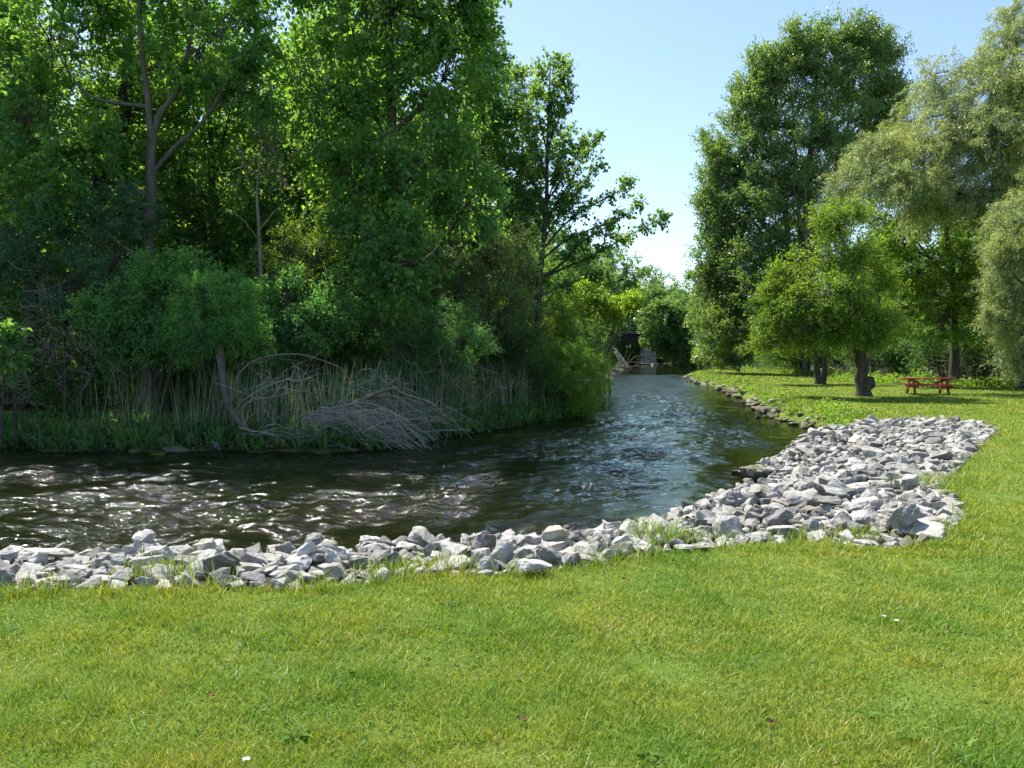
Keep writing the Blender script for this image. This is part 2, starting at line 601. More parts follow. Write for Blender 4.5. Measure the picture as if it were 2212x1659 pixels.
def land(x, y):
    """height, soil mask, bed mask"""
    sh = np.shape(x)
    x = np.asarray(x, float).ravel()
    y = np.asarray(y, float).ravel()
    dL, dR = dist_line(x, y, LEFT), dist_line(x, y, RIGHT)
    inw = inside(x, y, WATERPOLY)
    inr = inside(x, y, ROCKPOLY) & ~inw
    dE = dist_line(x, y, LAWN_EDGE)
    lawn = -0.30 * sst(7, 26, y) + 0.012 * wob(x, y, 3.0, 3) - 0.02
    wood = WZ + 0.28 * sst(0, 0.9, dL) + 0.75 * sst(1, 12, dL) + 0.06 * wob(x, y, 4, 5)
    isleft = (dL < dR) & ~inw
    w = np.where(y > 30, 1.4 + 1.0 * sst(30, 80, y), 1.7)
    t = np.clip(dR / w, 0, 1)
    bank = (WZ - 0.1) + (lawn - WZ + 0.1) * (1 - (1 - t) ** 2.0)
    tr = dR / (dR + dE + 1e-6)
    rb = (WZ - 0.15) + (lawn - 0.03 - WZ + 0.15) * (1 - (1 - tr) ** 2.3)
    right = np.where(inr, rb, bank)
    z = np.where(isleft, wood, right)
    dW = np.minimum(dL, dR)
    bed = WZ - 0.12 - 0.40 * sst(0, 3.0, dW) + 0.05 * wob(x, y, 1.5, 9)
    z = np.where(inw, bed, z)
    far = (x > 0) & ~isleft & ((y > 50 + 0.10 * x))
    soil = np.where(isleft, 1.0, 0.0)
    thick = sst(46, 49, y - 0.02 * x) * (x > 19) + 0.0 * y
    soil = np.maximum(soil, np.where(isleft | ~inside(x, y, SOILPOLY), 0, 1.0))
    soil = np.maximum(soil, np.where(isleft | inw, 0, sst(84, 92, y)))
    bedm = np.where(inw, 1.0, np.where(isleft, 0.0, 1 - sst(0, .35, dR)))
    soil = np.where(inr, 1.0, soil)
    return z.reshape(sh), soil.reshape(sh), bedm.reshape(sh)


def gz(x, y):
    return float(land(np.array([x]), np.array([y]))[0][0])


def axis(parts):
    out = []
    for a, b, s in parts:
        out.append(np.arange(a, b, s))
    return np.unique(np.concatenate(out + [np.array([parts[-1][1]])]))


def grid_sheet(name, xs, ys, hfun, mat, attrs=None, keep=None):
    X, Y = np.meshgrid(xs, ys)
    Z = hfun(X, Y)
    V = np.stack([X, Y, Z], -1).reshape(-1, 3)
    nx, ny = len(xs), len(ys)
    i = (np.arange(ny - 1)[:, None] * nx + np.arange(nx - 1)[None]).ravel()
    Q = np.stack([i, i + 1, i + nx + 1, i + nx], -1)
    if keep is not None:
        k = keep(X, Y).ravel()
        Q = Q[k[Q].any(1)]
        used = np.unique(Q)
        mp = np.full(len(V), -1)
        mp[used] = np.arange(len(used))
        Q = mp[Q]
        V = V[used]
    mb = MB()
    mb.add(V, Q)
    o = mb.build(name, mat, smooth=True)
    return o, V


def add_ground():
    xs = axis([(-900, -200, 100), (-200, -60, 20), (-60, -16, 1.5), (-16, 15, 0.16), (15, 45, 0.7), (45, 100, 4), (100, 300, 25), (300, 900, 100)])
    ys = axis([(-400, -40, 60), (-40, 0, 5), (0, 4, .5), (4, 26, 0.16), (26, 60, 0.5), (60, 180, 1.5), (180, 400, 12), (400, 1500, 110)])
    X, Y = np.meshgrid(xs, ys)
    Z, S, B = land(X, Y)
    Z = Z + sst(330, 340, Y) * (1 - inside(X, Y, WATERPOLY).reshape(X.shape)) * 0
    o, V = grid_sheet("ground", xs, ys, lambda a, b: Z, M["ground"])
    at_ = o.data.color_attributes.new("cover", 'FLOAT_COLOR', 'POINT')
    c = np.stack([S.ravel(), B.ravel(), np.zeros(S.size), np.ones(S.size)], -1).astype(np.float32)
    at_.data.foreach_set("color", c.ravel())
    tag(o, kind="structure")


add_ground()


def riff(x, y):
    """how broken the water is, 0..1"""
    r = 0.85 * (1 - sst(82, 92, y)) + 0.0
    left = sst(2.5, -3, x) * (1 - sst(19, 24, y))
    dR = dist_line(x, y, RIGHT).reshape(np.shape(x))
    edge = sst(0.0, 3.2, dR) * (y > 12) + (y <= 12)
    calm = 0.35 + 0.65 * edge
    dL = dist_line(x, y, LEFT).reshape(np.shape(x))
    r = r * calm * (0.45 + 0.55 * sst(0, 2.5, dL))
    return np.clip(r * (0.8 + 0.35 * wob(x, y, 5.0, 21)) + 0.12 * left, 0.0, 1.3), left


def add_water():
    xs = axis([(-60, -16, .8), (-16, 9, 0.075), (9, 20, 0.2), (20, 42, 0.8)])
    ys = axis([(5, 8.5, .5), (8.5, 23, 0.06), (23, 34, .12), (34, 60, .25), (60, 95, .5), (95, 340, 5)])

    def wave(x, y):
        r, left = riff(x, y)
        z = np.zeros_like(x)
        g = np.random.default_rng(11)
        wx = x + 0.5 * wob(x, y, 4, 31)
        wy = y + 0.5 * wob(x, y, 4, 32)
        for k in range(46):
            lam = 0.22 * (7.0 ** (k / 45.0))
            a = g.normal(math.radians(60), 0.75)
            f = 2 * np.pi / lam
            ph = g.uniform(0, 6.28)
            s = np.sin(f * (np.cos(a) * wx + np.sin(a) * wy) + ph)
            z += lam ** 0.9 * 0.0085 * (1 - 2 * np.abs(s) ** 0.8) * 1.0
        env = 0.65 + 0.8 * np.clip(wob(x, y, 2.4, 41) + .2, 0, 1)
        fade = 1 - 0.65 * sst(20, 60, y)
        bump_l = 0.03 * left * wob(x, y, 1.3, 44)
        return WZ + z * r * env * fade + bump_l

    def keep(x, y):
        d = np.minimum(dist_line(x, y, LEFT), dist_line(x, y, RIGHT)).reshape(x.shape)
        return inside(x, y, WATERPOLY).reshape(x.shape) | (d < 0.7)
    o, V = grid_sheet("river", xs, ys, wave, M["water"], keep=keep)
    r, left = riff(V[:, 0], V[:, 1])
    a = o.data.attributes.new("ripple", 'FLOAT', 'POINT')
    a.data.foreach_set("value", np.clip(r * (0.5 + 0.6 * np.clip(wob(V[:, 0], V[:, 1], 2.4, 41) + .25, 0, 1)) + 0.01, 0.01, 1).astype(np.float32))
    fo = o.data.attributes.new("foam", 'FLOAT', 'POINT')
    foam = np.clip((V[:, 2] - WZ) / 0.06, 0, 1) * (0.35 + .65 * left) * np.clip(wob(V[:, 0], V[:, 1], 1.8, 52) * 1.4 + .1, 0, 1)
    fo.data.foreach_set("value", foam.astype(np.float32))
    tag(o, kind="structure")


add_water()

# ------------------------------------------------------------------ foliage
LEAFSHAPE = {"broad": (1.0, 0.78, 0.12), "oval": (1.0, 0.5, 0.12), "narrow": (1.0, 0.2, 0.03)}


def leaves(mb, C, A, size, shape="oval", up=0.8, droop=0.0, g=None):
    """C leaf bases (N,3), A leaf axes (N,3)"""
    g = g or rng
    n = len(C)
    if n == 0:
        return
    L0, W0, F0 = LEAFSHAPE[shape]
    A = nrm(A + np.array([0, 0, -droop]))
    r = g.normal(0, 1, (n, 3)) * 0.75 + np.array([0, 0, up])
    S = nrm(np.cross(A, r))
    Nn = np.cross(S, A)
    L = (size * g.uniform(0.65, 1.2, n))[:, None]
    W = L * W0 * 0.5
    F = L * F0
    v0 = C
    v1 = C + A * L * 0.45 + S * W + Nn * F
    v2 = C + A * L
    v3 = C + A * L * 0.45 - S * W + Nn * F
    V = np.stack([v0, v1, v2, v3], 1).reshape(-1, 3)
    mb.add(V, np.arange(4 * n).reshape(-1, 4))


def sprays(mb, wood, cl, out, ls, S, m, size, shape, up, droop, dirbias, g, twigs=True, hang=0.0, jit=0.08):
    """leafy twigs around each cluster centre cl, growing along out"""
    n = len(cl)
    d = nrm(np.repeat(out, S, 0) * 0.8 + g.normal(0, 0.75, (n * S, 3)) + np.array(dirbias))
    L = ls * g.uniform(0.5, 1.25, n * S)
    st = np.repeat(cl, S, 0) + g.normal(0, ls * 0.12, (n * S, 3))
    en = st + d * L[:, None] + np.array([0, 0, -hang]) * L[:, None]
    mid = (st + en) / 2 + np.array([0, 0, 0.12 + hang * 0.35]) * L[:, None]
    t = g.uniform(0.08, 1.0, (n * S, m))
    T = t[..., None]
    P = (1 - T) ** 2 * st[:, None] + 2 * T * (1 - T) * mid[:, None] + T ** 2 * en[:, None]
    D = nrm(2 * (1 - T) * (mid - st)[:, None] + 2 * T * (en - mid)[:, None])
    P = P + g.normal(0, jit * ls, P.shape)
    A = D * 0.7 + g.normal(0, 0.6, P.shape)
    leaves(mb, P.reshape(-1, 3), A.reshape(-1, 3), size, shape, up, droop, g)
    if twigs and wood is not None:
        tubes(wood, np.stack([st, mid * .5 + (st + en) * .25, en], 1), np.broadcast_to(np.array([0.008, 0.005, 0.002]) * max(1, ls), (n * S, 3)), 3)


MORE_K, MORE_M = 1.95, 1.55


def tree(name, label, cat, stems, lobes, leaf, leafmat, bark, group=None, twigs=True, seed=1, size=.12, shape="broad", ls=.7, S=5, m=9,
         up=.8, droop=.3, dirbias=(0, 0, .15), hang=0, flat=1.0, shell=.55, base=None, limb_r=.38, limbsag=0.0, part="crown", twig_r=.018, jit=.09, bough=.38):
    """stems: list of (points, radii); lobes: list of (centre, radii, cluster count)"""
    g = np.random.default_rng(seed)
    m = int(round(m * MORE_M))
    base = np.asarray(base if base is not None else stems[0][0][0], float)
    root = empty(name, base, label, cat, group)
    wood, fol = MB(), MB()
    allp, allr = [], []
    for pts, rad in stems:
        P = smooth_path(pts, 14)
        u = np.linspace(0, 1, 14)
        R = np.interp(u, np.linspace(0, 1, len(rad)), rad)
        P[1:-1] += g.normal(0, 0.14, (12, 3)) * R[1:-1, None]
        if pts is stems[0][0]:
            R = R * (1 + 0.55 * np.exp(-u * 14 / .6))
        tubes(wood, P[None], R[None], 9)
        allp.append(P[3:]); allr.append(R[3:])
    SP_, SR_ = np.vstack(allp), np.concatenate(allr)
    hi = SP_[:, 2] > base[2] + min(2.6, .32 * (SP_[:, 2].max() - base[2]))
    SP_, SR_ = SP_[hi], SR_[hi]
    for c, r, k in lobes:
        k = max(2, int(k * (MORE_K if k > 3 else 1)))
        c, r = np.asarray(c, float), np.asarray(r, float)
        hd = np.linalg.norm((SP_ - c)[:, :2], axis=1)
        below = c[2] - SP_[:, 2]
        cost = np.abs(below - 0.75 * hd) + 0.5 * hd
        j = int(np.argmin(cost))
        s = SP_[j]
        mid = (s + c) / 2 + np.array([0, 0, -0.08 * np.linalg.norm(c - s)]) + g.normal(0, .08 * np.linalg.norm(c - s) + .01, 3)
        LP = smooth_path([s, mid, c], 10)
        r0 = min(SR_[j] * 0.7, limb_r * 0.16 * (np.linalg.norm(c - s) ** .6 + .2))
        LR = np.linspace(r0, max(r0 * .3, .012), 10)
        tubes(wood, LP[None], LR[None], 6)
        u = nrm(g.normal(0, 1, (k, 3)))
        rad = g.uniform(0, 1, k) ** (1 / 3.0 * shell + 0.0)
        rad = shell + (1 - shell) * rad * g.uniform(.75, 1.08, k)
        rad = np.where(g.uniform(0, 1, k) < .25, rad * g.uniform(.4, .9, k), rad)
        cl = c + u * r * rad[:, None]
        nb = max(2, k // 7)
        bc = cl[:nb]
        w = g.integers(0, nb, k)
        pad = bc[w] + g.normal(0, 1, (k, 3)) * np.array([r[0] * .17, r[1] * .2, min(r[2], r[0]) * .09]) * (nb > 2)
        sel = (g.uniform(0, 1, k) < bough) & (np.arange(k) >= nb)
        cl = np.where(sel[:, None], pad, cl)
        u = np.where(sel[:, None], u[w], u)
        cl[:, 2] = np.maximum(cl[:, 2], WZ + .25)
        # twigs from the limb to each cluster
        cand = LP[3:]
        dd = np.linalg.norm(cl[:, None] - cand[None], axis=2)
        jj = dd.argmin(1)
        a = cand[jj]
        md = (a + cl) / 2 + g.normal(0, .10, (k, 3)) * dd.min(1)[:, None] + np.array([0, 0, -.06]) * dd.min(1)[:, None]
        tubes(wood, np.stack([a, (a + md) / 2, md, cl], 1), np.broadcast_to(np.array([1.2, .9, .7, .35]) * twig_r, (k, 4)), 4)
        outd = nrm(u * np.array([1, 1, .8]) + (cl - c) * .01)
        sprays(fol, wood if twigs else None, cl, outd, ls, S, m, size, shape, up, droop, dirbias, g, twigs, hang, jit)
    wood.build("trunk", bark, root, True, base)
    fol.build(part, leafmat, root, False, base)
    return root


def L(cx, cy, rx, ry, Y, k, depth=1.0, dy=0):
    s = ms(Y)
    return (at(cx, cy, Y) + np.array([0, dy, 0]), (rx * s, (rx * s + ry * s) / 2 * depth * (.7 if Y < 40 else 1), ry * s), k)


def st(pts, Y, r):
    return ([at(x, y, Y) if len(q) == 0 else at(x, y, q[0]) for x, y, *q in pts], r)


def foot(x, Y, dz=-0.05):
    """ground point below reading column x at distance Y"""
    p = at(x, 800, Y)
    return np.array([p[0], Y, gz(p[0], Y) + dz])


def stem(x, Y, pts, r):
    return ([foot(x, Y)] + [at(a, b, Y) for a, b in pts], r)


# --- left wood, front row
tree("grey_barked_tree", "tall tree with a straight grey trunk forking high above the dark shrubs at left", "tree",
     [stem(318, 25.5, [(320, 560), (325, 400), (329, 280)], [.22, .19, .18, .16]),
      ([at(329, 290, 25.5), at(318, 200, 25.5), at(303, 60, 25.3), at(300, -160, 25)], [.12, .10, .08, .04]),
      ([at(329, 290, 25.5), at(350, 240, 25.5), at(385, 190, 25.6), at(410, 90, 25.6), at(430, -60, 25.8)], [.11, .10, .09, .07, .03]),
      ([at(332, 370, 25.5), at(375, 320, 25.3), at(440, 260, 25), at(500, 160, 24.6)], [.08, .07, .06, .03])],
     [L(110, 90, 130, 110, 26, 34), L(60, 260, 90, 90, 25, 24), L(290, -60, 170, 110, 25.5, 46), L(450, 80, 110, 110, 25.5, 36), L(200, 330, 70, 50, 24.5, 14),
      L(520, 200, 70, 60, 24.8, 16), L(120, 420, 90, 50, 24, 18), L(350, 120, 80, 70, 27, 14), L(560, -60, 130, 120, 27, 30)],
     None, M["basswood"], M["bark_grey"], seed=3, size=.17, shape="broad", S=5, m=10, droop=.7, up=1.0, ls=.85)
tree("basswood_tree", "large broadleaf tree with glowing yellow green crown, left of the open sky", "tree",
     [stem(852, 27, [(850, 600), (850, 450), (847, 300), (843, 150), (838, -80)], [.27, .23, .2, .18, .14, .06]),
      ([at(848, 400, 27), at(890, 340, 26.8), at(950, 290, 26.5)], [.09, .07, .04]),
      ([at(846, 330, 27), at(800, 220, 27), at(760, 60, 27)], [.09, .07, .03])],
     [L(850, 20, 170, 110, 27, 60), L(710, 190, 95, 100, 26.5, 32), L(960, 170, 90, 110, 26.5, 36), L(900, 350, 110, 70, 25.5, 30), L(760, 380, 70, 55, 26, 14),
      L(870, 560, 55, 85, 24, 18), L(990, 40, 60, 80, 27.5, 22), L(780, -90, 180, 90, 27, 40), L(1010, 440, 70, 45, 26, 14), L(760, 500, 55, 45, 24.5, 10)],
     None, M["basswood"], M["bark_dark"], seed=4, size=.17, shape="broad", S=5, m=10, droop=.7, up=1.0, ls=.85)
tree("dark_trunk_tree", "dark tree with leaning black trunk at the left edge of the wood, behind the honeysuckle", "tree",
     [stem(75, 29, [(62, 420), (48, 250), (35, 80), (20, -150)], [.22, .2, .18, .15, .08]),
      ([foot(205, 31), at(215, 420, 31), at(240, 330, 31), at(268, 230, 31), at(280, 60, 31)], [.34, .3, .26, .24, .16])],
     [L(40, 180, 110, 110, 29, 32), L(-60, 20, 120, 140, 29, 34), L(230, 170, 120, 90, 31, 30), L(60, 360, 110, 60, 28, 22), L(290, 20, 90, 80, 31, 22), L(120, -120, 140, 80, 29, 26)],
     None, M["forest"], M["bark_dark"], seed=5, size=.15, shape="broad", S=5, m=9, droop=.5)
tree("slender_sapling", "thin pale stemmed sapling with sparse leaves, in the dark gap right of the grey trunk", "tree",
     [stem(566, 24.6, [(562, 560), (558, 480), (556, 400), (566, 300)], [.07, .06, .05, .035, .015]),
      ([at(558, 500, 24.6), at(600, 450, 24.6), at(660, 400, 24.6)], [.02, .015, .006]),
      ([at(558, 440, 24.6), at(530, 370, 24.6), at(520, 300, 24.6)], [.02, .015, .006]),
      ([at(560, 520, 24.6), at(520, 470, 24.6), at(480, 450, 24.6)], [.015, .012, .005])],
     [L(590, 330, 60, 50, 24.8, 10), L(620, 400, 60, 40, 25, 7), L(530, 360, 40, 40, 25, 5)],
     None, M["forest"], M["deadwood"], seed=6, size=.11, shape="oval", S=4, m=5, droop=.4, limb_r=.1)
tree("narrow_maple", "slim tree with a pointed crown standing against the sky behind the big basswood", "tree",
     [stem(1045, 40, [(1045, 500), (1045, 300), (1042, 100), (1040, 35)], [.17, .15, .11, .06, .02])],
     [L(1045, 90, 32, 55, 40, 20), L(1050, 190, 60, 60, 40, 34), L(1030, 330, 80, 90, 40, 38), L(1060, 470, 85, 80, 40, 34), L(1100, 230, 25, 50, 40, 10)],
     None, M["forest"], M["bark_dark"], seed=8, size=.16, shape="broad", S=5, m=9, droop=.4)
tree("small_maple", "low slim tree between the pointed tree and the lone leaning one, against the sky", "tree",
     [stem(1130, 43, [(1125, 480), (1128, 330), (1132, 190)], [.13, .1, .06, .02])],
     [L(1132, 200, 22, 40, 43, 12), L(1100, 290, 38, 55, 43, 22), L(1130, 360, 40, 60, 43, 26), L(1110, 470, 50, 60, 43, 24), L(1092, 200, 22, 45, 43, 10)],
     None, M["forest"], M["bark_dark"], seed=9, size=.16, shape="broad", S=5, m=9, droop=.4)


def lone_tree():
    Y = 38
    g = np.random.default_rng(12)
    base = foot(1165, Y)
    root = empty("lone_tree", base, "lone slender tree against the sky with long low branches reaching over the river", "tree")
    wood, fol = MB(), MB()
    T = smooth_path([base] + [at(a, b, Y) for a, b in [(1163, 640), (1170, 560), (1180, 450), (1182, 330), (1186, 220), (1190, 122)]], 24)
    tubes(wood, T[None], np.linspace(.2, .02, 24)[None], 8)
    br = [  # start y on trunk, polyline (x,y), density
        (600, [(1230, 575), (1290, 548), (1350, 515), (1400, 490), (1432, 474)]), (600, [(1215, 570), (1250, 530), (1300, 500), (1350, 470), (1388, 428)]),
        (560, [(1220, 520), (1260, 500), (1310, 480), (1340, 505), (1370, 512)]), (540, [(1215, 490), (1260, 455), (1310, 430), (1350, 405), (1365, 380)]),
        (520, [(1210, 465), (1240, 430), (1270, 390), (1300, 370)]), (480, [(1210, 430), (1240, 380), (1262, 340), (1290, 290)]),
        (440, [(1205, 400), (1230, 350), (1255, 320), (1270, 285)]), (400, [(1200, 370), (1220, 320), (1240, 290)]), (360, [(1200, 320), (1222, 280), (1238, 250)]),
        (320, [(1200, 280), (1215, 240), (1228, 215)]), (280, [(1200, 230), (1212, 195), (1222, 180)]), (250, [(1195, 200), (1205, 160), (1208, 140)]),
        (560, [(1150, 510), (1120, 470), (1105, 430)]), (500, [(1155, 460), (1130, 410), (1112, 370)]), (440, [(1160, 400), (1135, 350), (1125, 310)]),
        (390, [(1165, 350), (1150, 300), (1142, 260)]), (330, [(1170, 290), (1158, 240), (1152, 210)]), (260, [(1180, 220), (1170, 180), (1168, 150)]),
        (610, [(1140, 570), (1110, 540), (1090, 530)]), (640, [(1230, 610), (1290, 590), (1330, 580)]), (500, [(1200, 440), (1225, 420), (1250, 410), (1282, 350)]),
        (450, [(1195, 400), (1205, 360), (1215, 330)]), (350, [(1190, 300), (1196, 260), (1200, 230)]), (480, [(1170, 440), (1160, 400), (1150, 380)])]
    ys = np.array([1659 - 0] * 0)
    for k, (y0, pts) in enumerate(br):
        s = at(1165 + (700 - y0) * 0.045, y0, Y)
        dy = g.uniform(-2.2, 2.2)
        P = [s] + [at(a, b, Y) + np.array([0, dy * (i + 1) / len(pts), 0]) for i, (a, b) in enumerate(pts)]
        P = smooth_path(P, 16)
        Lg = np.linalg.norm(P[-1] - P[0])
        tubes(wood, P[None], np.linspace(.03 + .007 * Lg, .006, 16)[None], 5)
        # side twigs
        n = int(6.3 * Lg)
        u = g.uniform(.25, 1, n)
        c = P[(u * 15).astype(int)] + g.normal(0, .12, (n, 3))
        dirn = nrm(P[-1] - P[0])
        od = nrm(dirn * .9 + g.normal(0, .55, (n, 3)))
        sprays(fol, wood, c, od, .50, 4, 5, .18, "broad", .7, .5, (0, 0, .2), g, True, .1, .07)
    c = at(1186, 230, Y) + np.clip(g.normal(0, 1, (26, 3)), -1.7, 1.7) * np.array([.5, .5, 1.5])
    sprays(fol, wood, c, np.tile([[0, 0, 1.]], (26, 1)), .5, 4, 7, .16, "broad", .7, .5, (0, 0, .3), g)
    wood.build("trunk", M["bark_dark"], root, True, base)
    fol.build("crown", M["forest"], root, False, base)


lone_tree()


# --- generic wood trees, one mesh of each kind, copied
def generic(kind, seed, mat, bark, h, rr, size, m, at0=(0, 0, 0), zlow=3.2):
    g = np.random.default_rng(seed)
    lob = []
    for i in range(9):
        a = i * 2.4 + g.uniform(-.4, .4)
        z = zlow + (h - zlow) * (i + .5) / 9
        w = rr * math.sin(math.pi * min(.97, .22 + .72 * (i + .5) / 9)) ** .7
        lob.append((np.array([math.cos(a) * w * .5, math.sin(a) * w * .5, z]), (w * .62, w * .62, (h - zlow) * .15), 13))
    return tree(kind, "x", "tree", [([(0, 0, -.2), (g.uniform(-.3, .3), g.uniform(-.3, .3), h * .5), (0, 0, h * .93)], [.24, .18, .04])], lob, None, mat, bark,
                seed=seed, size=size, shape="broad", S=5, m=m, twigs=False, ls=1.2, droop=.4, base=(0, 0, 0), shell=.45)


gen = [generic("forest_tree", 31, M["forest"], M["bark_dark"], 15, 4.4, .22, 12, zlow=2.0), generic("forest_tree", 32, M["forest"], M["bark_dark"], 13, 4.8, .22, 12, zlow=.9),
       generic("far_tree", 33, M["far"], M["bark_dark"], 15, 5.4, .3, 9, zlow=1.0), generic("far_tree", 34, M["far"], M["bark_dark"], 12, 6.0, .3, 9, zlow=.4)]
used = set()


def put(i, x, y, s, label, group, rz=None, sxy=1.0, dz=0.0):
    if i in used:
        o = copy_tree(gen[i])
    else:
        o = gen[i]
        used.add(i)
    o.location = (x, y, gz(x, y) - .1 + dz)
    o.rotation_euler = (0, 0, random.uniform(0, 6.28) if rz is None else rz)
    o.scale = (s * sxy, s * sxy, s)
    tag(o, label, "tree", group)
    return o


back_lab = "tall leafy tree deep in the wood behind the left bank, mostly hidden"
for x, y, i, s in [(-21, 29, 0, 1.0), (-16.5, 33, 1, 1.05), (-12.5, 32, 0, .98), (-8.6, 34, 1, 1.0), (-6.3, 30.5, 1, .86), (-5.2, 37, 0, .85),
                   (-24, 36, 0, 1.15), (-18, 41, 1, 1.2), (-12, 42, 0, 1.15), (-6.5, 43, 1, 1.15), (-2.0, 44, 0, .95), (-27, 27, 1, 1.1), (1.0, 45, 1, .62),
                   (-31, 45, 1, 1.3), (-24, 50, 0, 1.2), (-7.2, 39, 0, 1.4), (-10.5, 47, 1, 1.5), (-15, 52, 1, 1.2), (-7, 53, 0, 1.1), (0.5, 56, 1, .8)]:
    put(i, x, y, s, back_lab, "trees deep in the wood behind the left bank")
for k in range(24):
    x, y = -74 + k * 3.15 + random.uniform(-1.5, 1.5), 62 + (k % 3) * 9
    if x < -2:
        put(k % 2, x, y, random.uniform(1.15, 1.45), back_lab, "trees deep in the wood behind the left bank")
for x, y, i, s in [(0.2, 62, 2, .85), (2.4, 75, 2, .95), (5.0, 90, 2, 1.0), (8, 108, 2, 1.12), (11, 126, 2, 1.25), (13, 145, 2, 1.35), (3.4, 62, 3, .45), (6.2, 78, 3, .42), (9.4, 98, 3, .42), (19, 180, 3, 1.7), (25, 187, 2, 1.75), (31, 196, 3, 1.7), (37, 202, 2, 1.5), (44, 208, 3, 1.6), (22, 200, 2, 1.8), (51, 212, 2, 1.5)]:
    put(i, x, y, s, "round crowned tree on the left bank upstream, between the lone tree and the railway bridge", "trees along the left bank upstream", sxy=.74 if x < 15 else 1.0)
for k in range(26):
    x = -20 + k * 7.2 + random.uniform(-2, 2)
    y = 205 + random.uniform(-18, 25) + (20 if 20 < x < 36 else 0)
    put(2 + k % 2, x, y, random.uniform(1.05, 1.35) * (.95 if k % 2 == 0 else 1.1), "distant green tree on the skyline beyond the railway bridge", "trees on the skyline beyond the bridge")
for k, (x, y, s) in enumerate([(37, 178, 1.0), (43, 172, .85), (46, 160, .9), (45, 146, .85), (47, 128, .8), (43, 178, 1.15), (50, 110, .9), (42, 104, .62), (36, 103, .42), (56, 150, 1.1), (15, 172, 1.2), (52, 92, .9)]):
    put(2 + k % 2, x, y, s, "leafy tree standing around the calm pool near the railway bridge", "trees around the pool by the bridge")
for k, (x, y, s) in enumerate([(30, 60, .75), (36, 56, .9), (42, 55, 1.0), (47, 52, 1.1), (33, 70, .9), (40, 68, 1.1), (50, 62, 1.2), (58, 58, 1.2), (27, 74, .7), (45, 45, 1.0)]):
    put(k % 2, x, y, s, "tree behind the dark thicket along the back of the right lawn", "trees behind the thicket on the right")

# --- left bank shrubs
for k, (x, y, s_) in enumerate([(20, 176, .5), (24.5, 181, .6), (29, 184, .55), (34, 183, .6), (39, 181, .6), (17, 168, .5), (45, 176, .6)]):
    put(3, x, y, s_ * .8, "low bushy tree filling the gap under and behind the railway bridge", "bushy trees under the bridge", sxy=1.5, dz=-.8)
def shrub(name, label, cx, by, lobes, Y, mat, seed, size=.08, shape="oval", S=5, m=9, ls=.45, bark=None, group=None, droop=.2, dens=1.0, twigs=True, hang=0, dirbias=(0, 0, .15)):
    base = foot(cx, Y)
    g = np.random.default_rng(seed)
    stems = []
    for c, r, k in lobes[:5]:
        b = base + np.array([g.uniform(-.3, .3), g.uniform(-.3, .3), 0])
        stems.append(([b, (b + c) / 2 + g.normal(0, .12, 3), np.asarray(c)], [.045, .035, .012]))
    lb = [(c, r, max(4, int(k * dens))) for c, r, k in lobes]
    return tree(name, label, "shrub", stems, lb, None, mat, bark or M["bark_dark"], seed=seed, size=size, shape=shape, S=S, m=m, ls=ls, droop=droop, group=group,
                base=base, limb_r=.12, twig_r=.010, twigs=twigs, part="foliage", hang=hang, dirbias=dirbias)


shrub("honeysuckle_bush", "broad dark blue green bush of small leaves around the foot of the grey trunk", 150, 0,
      [L(70, 520, 110, 80, 24, 40), L(200, 480, 90, 70, 24.3, 34), L(280, 460, 70, 60, 24.5, 22), L(130, 620, 110, 70, 23.5, 44), L(20, 600, 90, 80, 23.5, 30), L(250, 560, 70, 70, 24, 24), L(-60, 520, 90, 120, 24, 30)],
      24, M["bluegreen"], 61, size=.075, m=11)
shrub("dogwood_bush", "bright green bush overhanging the left bank with layered oval leaves, left of the pale elder", 270, 0,
      [L(230, 680, 55, 45, 22.3, 30), L(300, 720, 70, 45, 22.5, 34), L(260, 760, 70, 30, 22.5, 22), L(370, 740, 55, 50, 22.7, 26)],
      23, M["shrub"], 62, size=.12, droop=.5, m=8)
shrub("viburnum_bush", "upright bush with pointed mid green leaves rising just in front of the grey trunk", 345, 0,
      [L(350, 590, 55, 45, 23.3, 26), L(390, 570, 40, 30, 23.3, 12), L(330, 640, 60, 45, 23.2, 26), L(420, 600, 50, 30, 23.4, 14)],
      23.5, M["shrub"], 63, size=.12, droop=.4, m=8)
eb = shrub("elder_bush", "pale green domed elder bush with cream flower heads, above the leaning dead trunk", 465, 0,
      [L(460, 640, 75, 40, 22.3, 46), L(430, 700, 60, 45, 22.2, 34), L(510, 700, 55, 50, 22.4, 32), L(470, 740, 55, 30, 22.2, 22), L(400, 745, 45, 34, 22.4, 22), L(540, 745, 40, 30, 22.6, 18)],
      22.6, M["elder"], 64, size=.10, shape="narrow", S=6, m=14, ls=.42)
fl = MB()
for x, y in [(392, 632), (420, 614), (438, 610), (455, 604), (470, 612), (486, 600), (500, 618), (522, 622), (445, 622), (478, 626), (410, 622), (530, 634)]:
    c = at(x, y, 21.7 + rng.uniform(-.2, .3)) + np.array([0, 0, .05])
    n_ = 26
    a = rng.uniform(0, 6.28, n_); r = np.sqrt(rng.uniform(0, 1, n_)) * .11
    P = c + np.stack([np.cos(a) * r, np.sin(a) * r, -.25 * r + .02], 1)
    leaves(fl, P, np.stack([np.cos(a), np.sin(a), a * 0], 1), .035, "broad", 3)
fl.build("flower_head", M["flower"], eb, False, np.array(eb.location))
shrub("leafy_shrub", "dense mid green shrub behind the reeds, right of the pale elder bush", 650, 0,
      [L(620, 650, 80, 60, 24.5, 38), L(700, 690, 80, 50, 24.3, 34), L(640, 720, 90, 40, 24, 32), L(740, 640, 60, 50, 25, 22), L(560, 700, 40, 50, 24, 16)],
      24.8, M["shrub"], 65, size=.11, droop=.5, m=8)
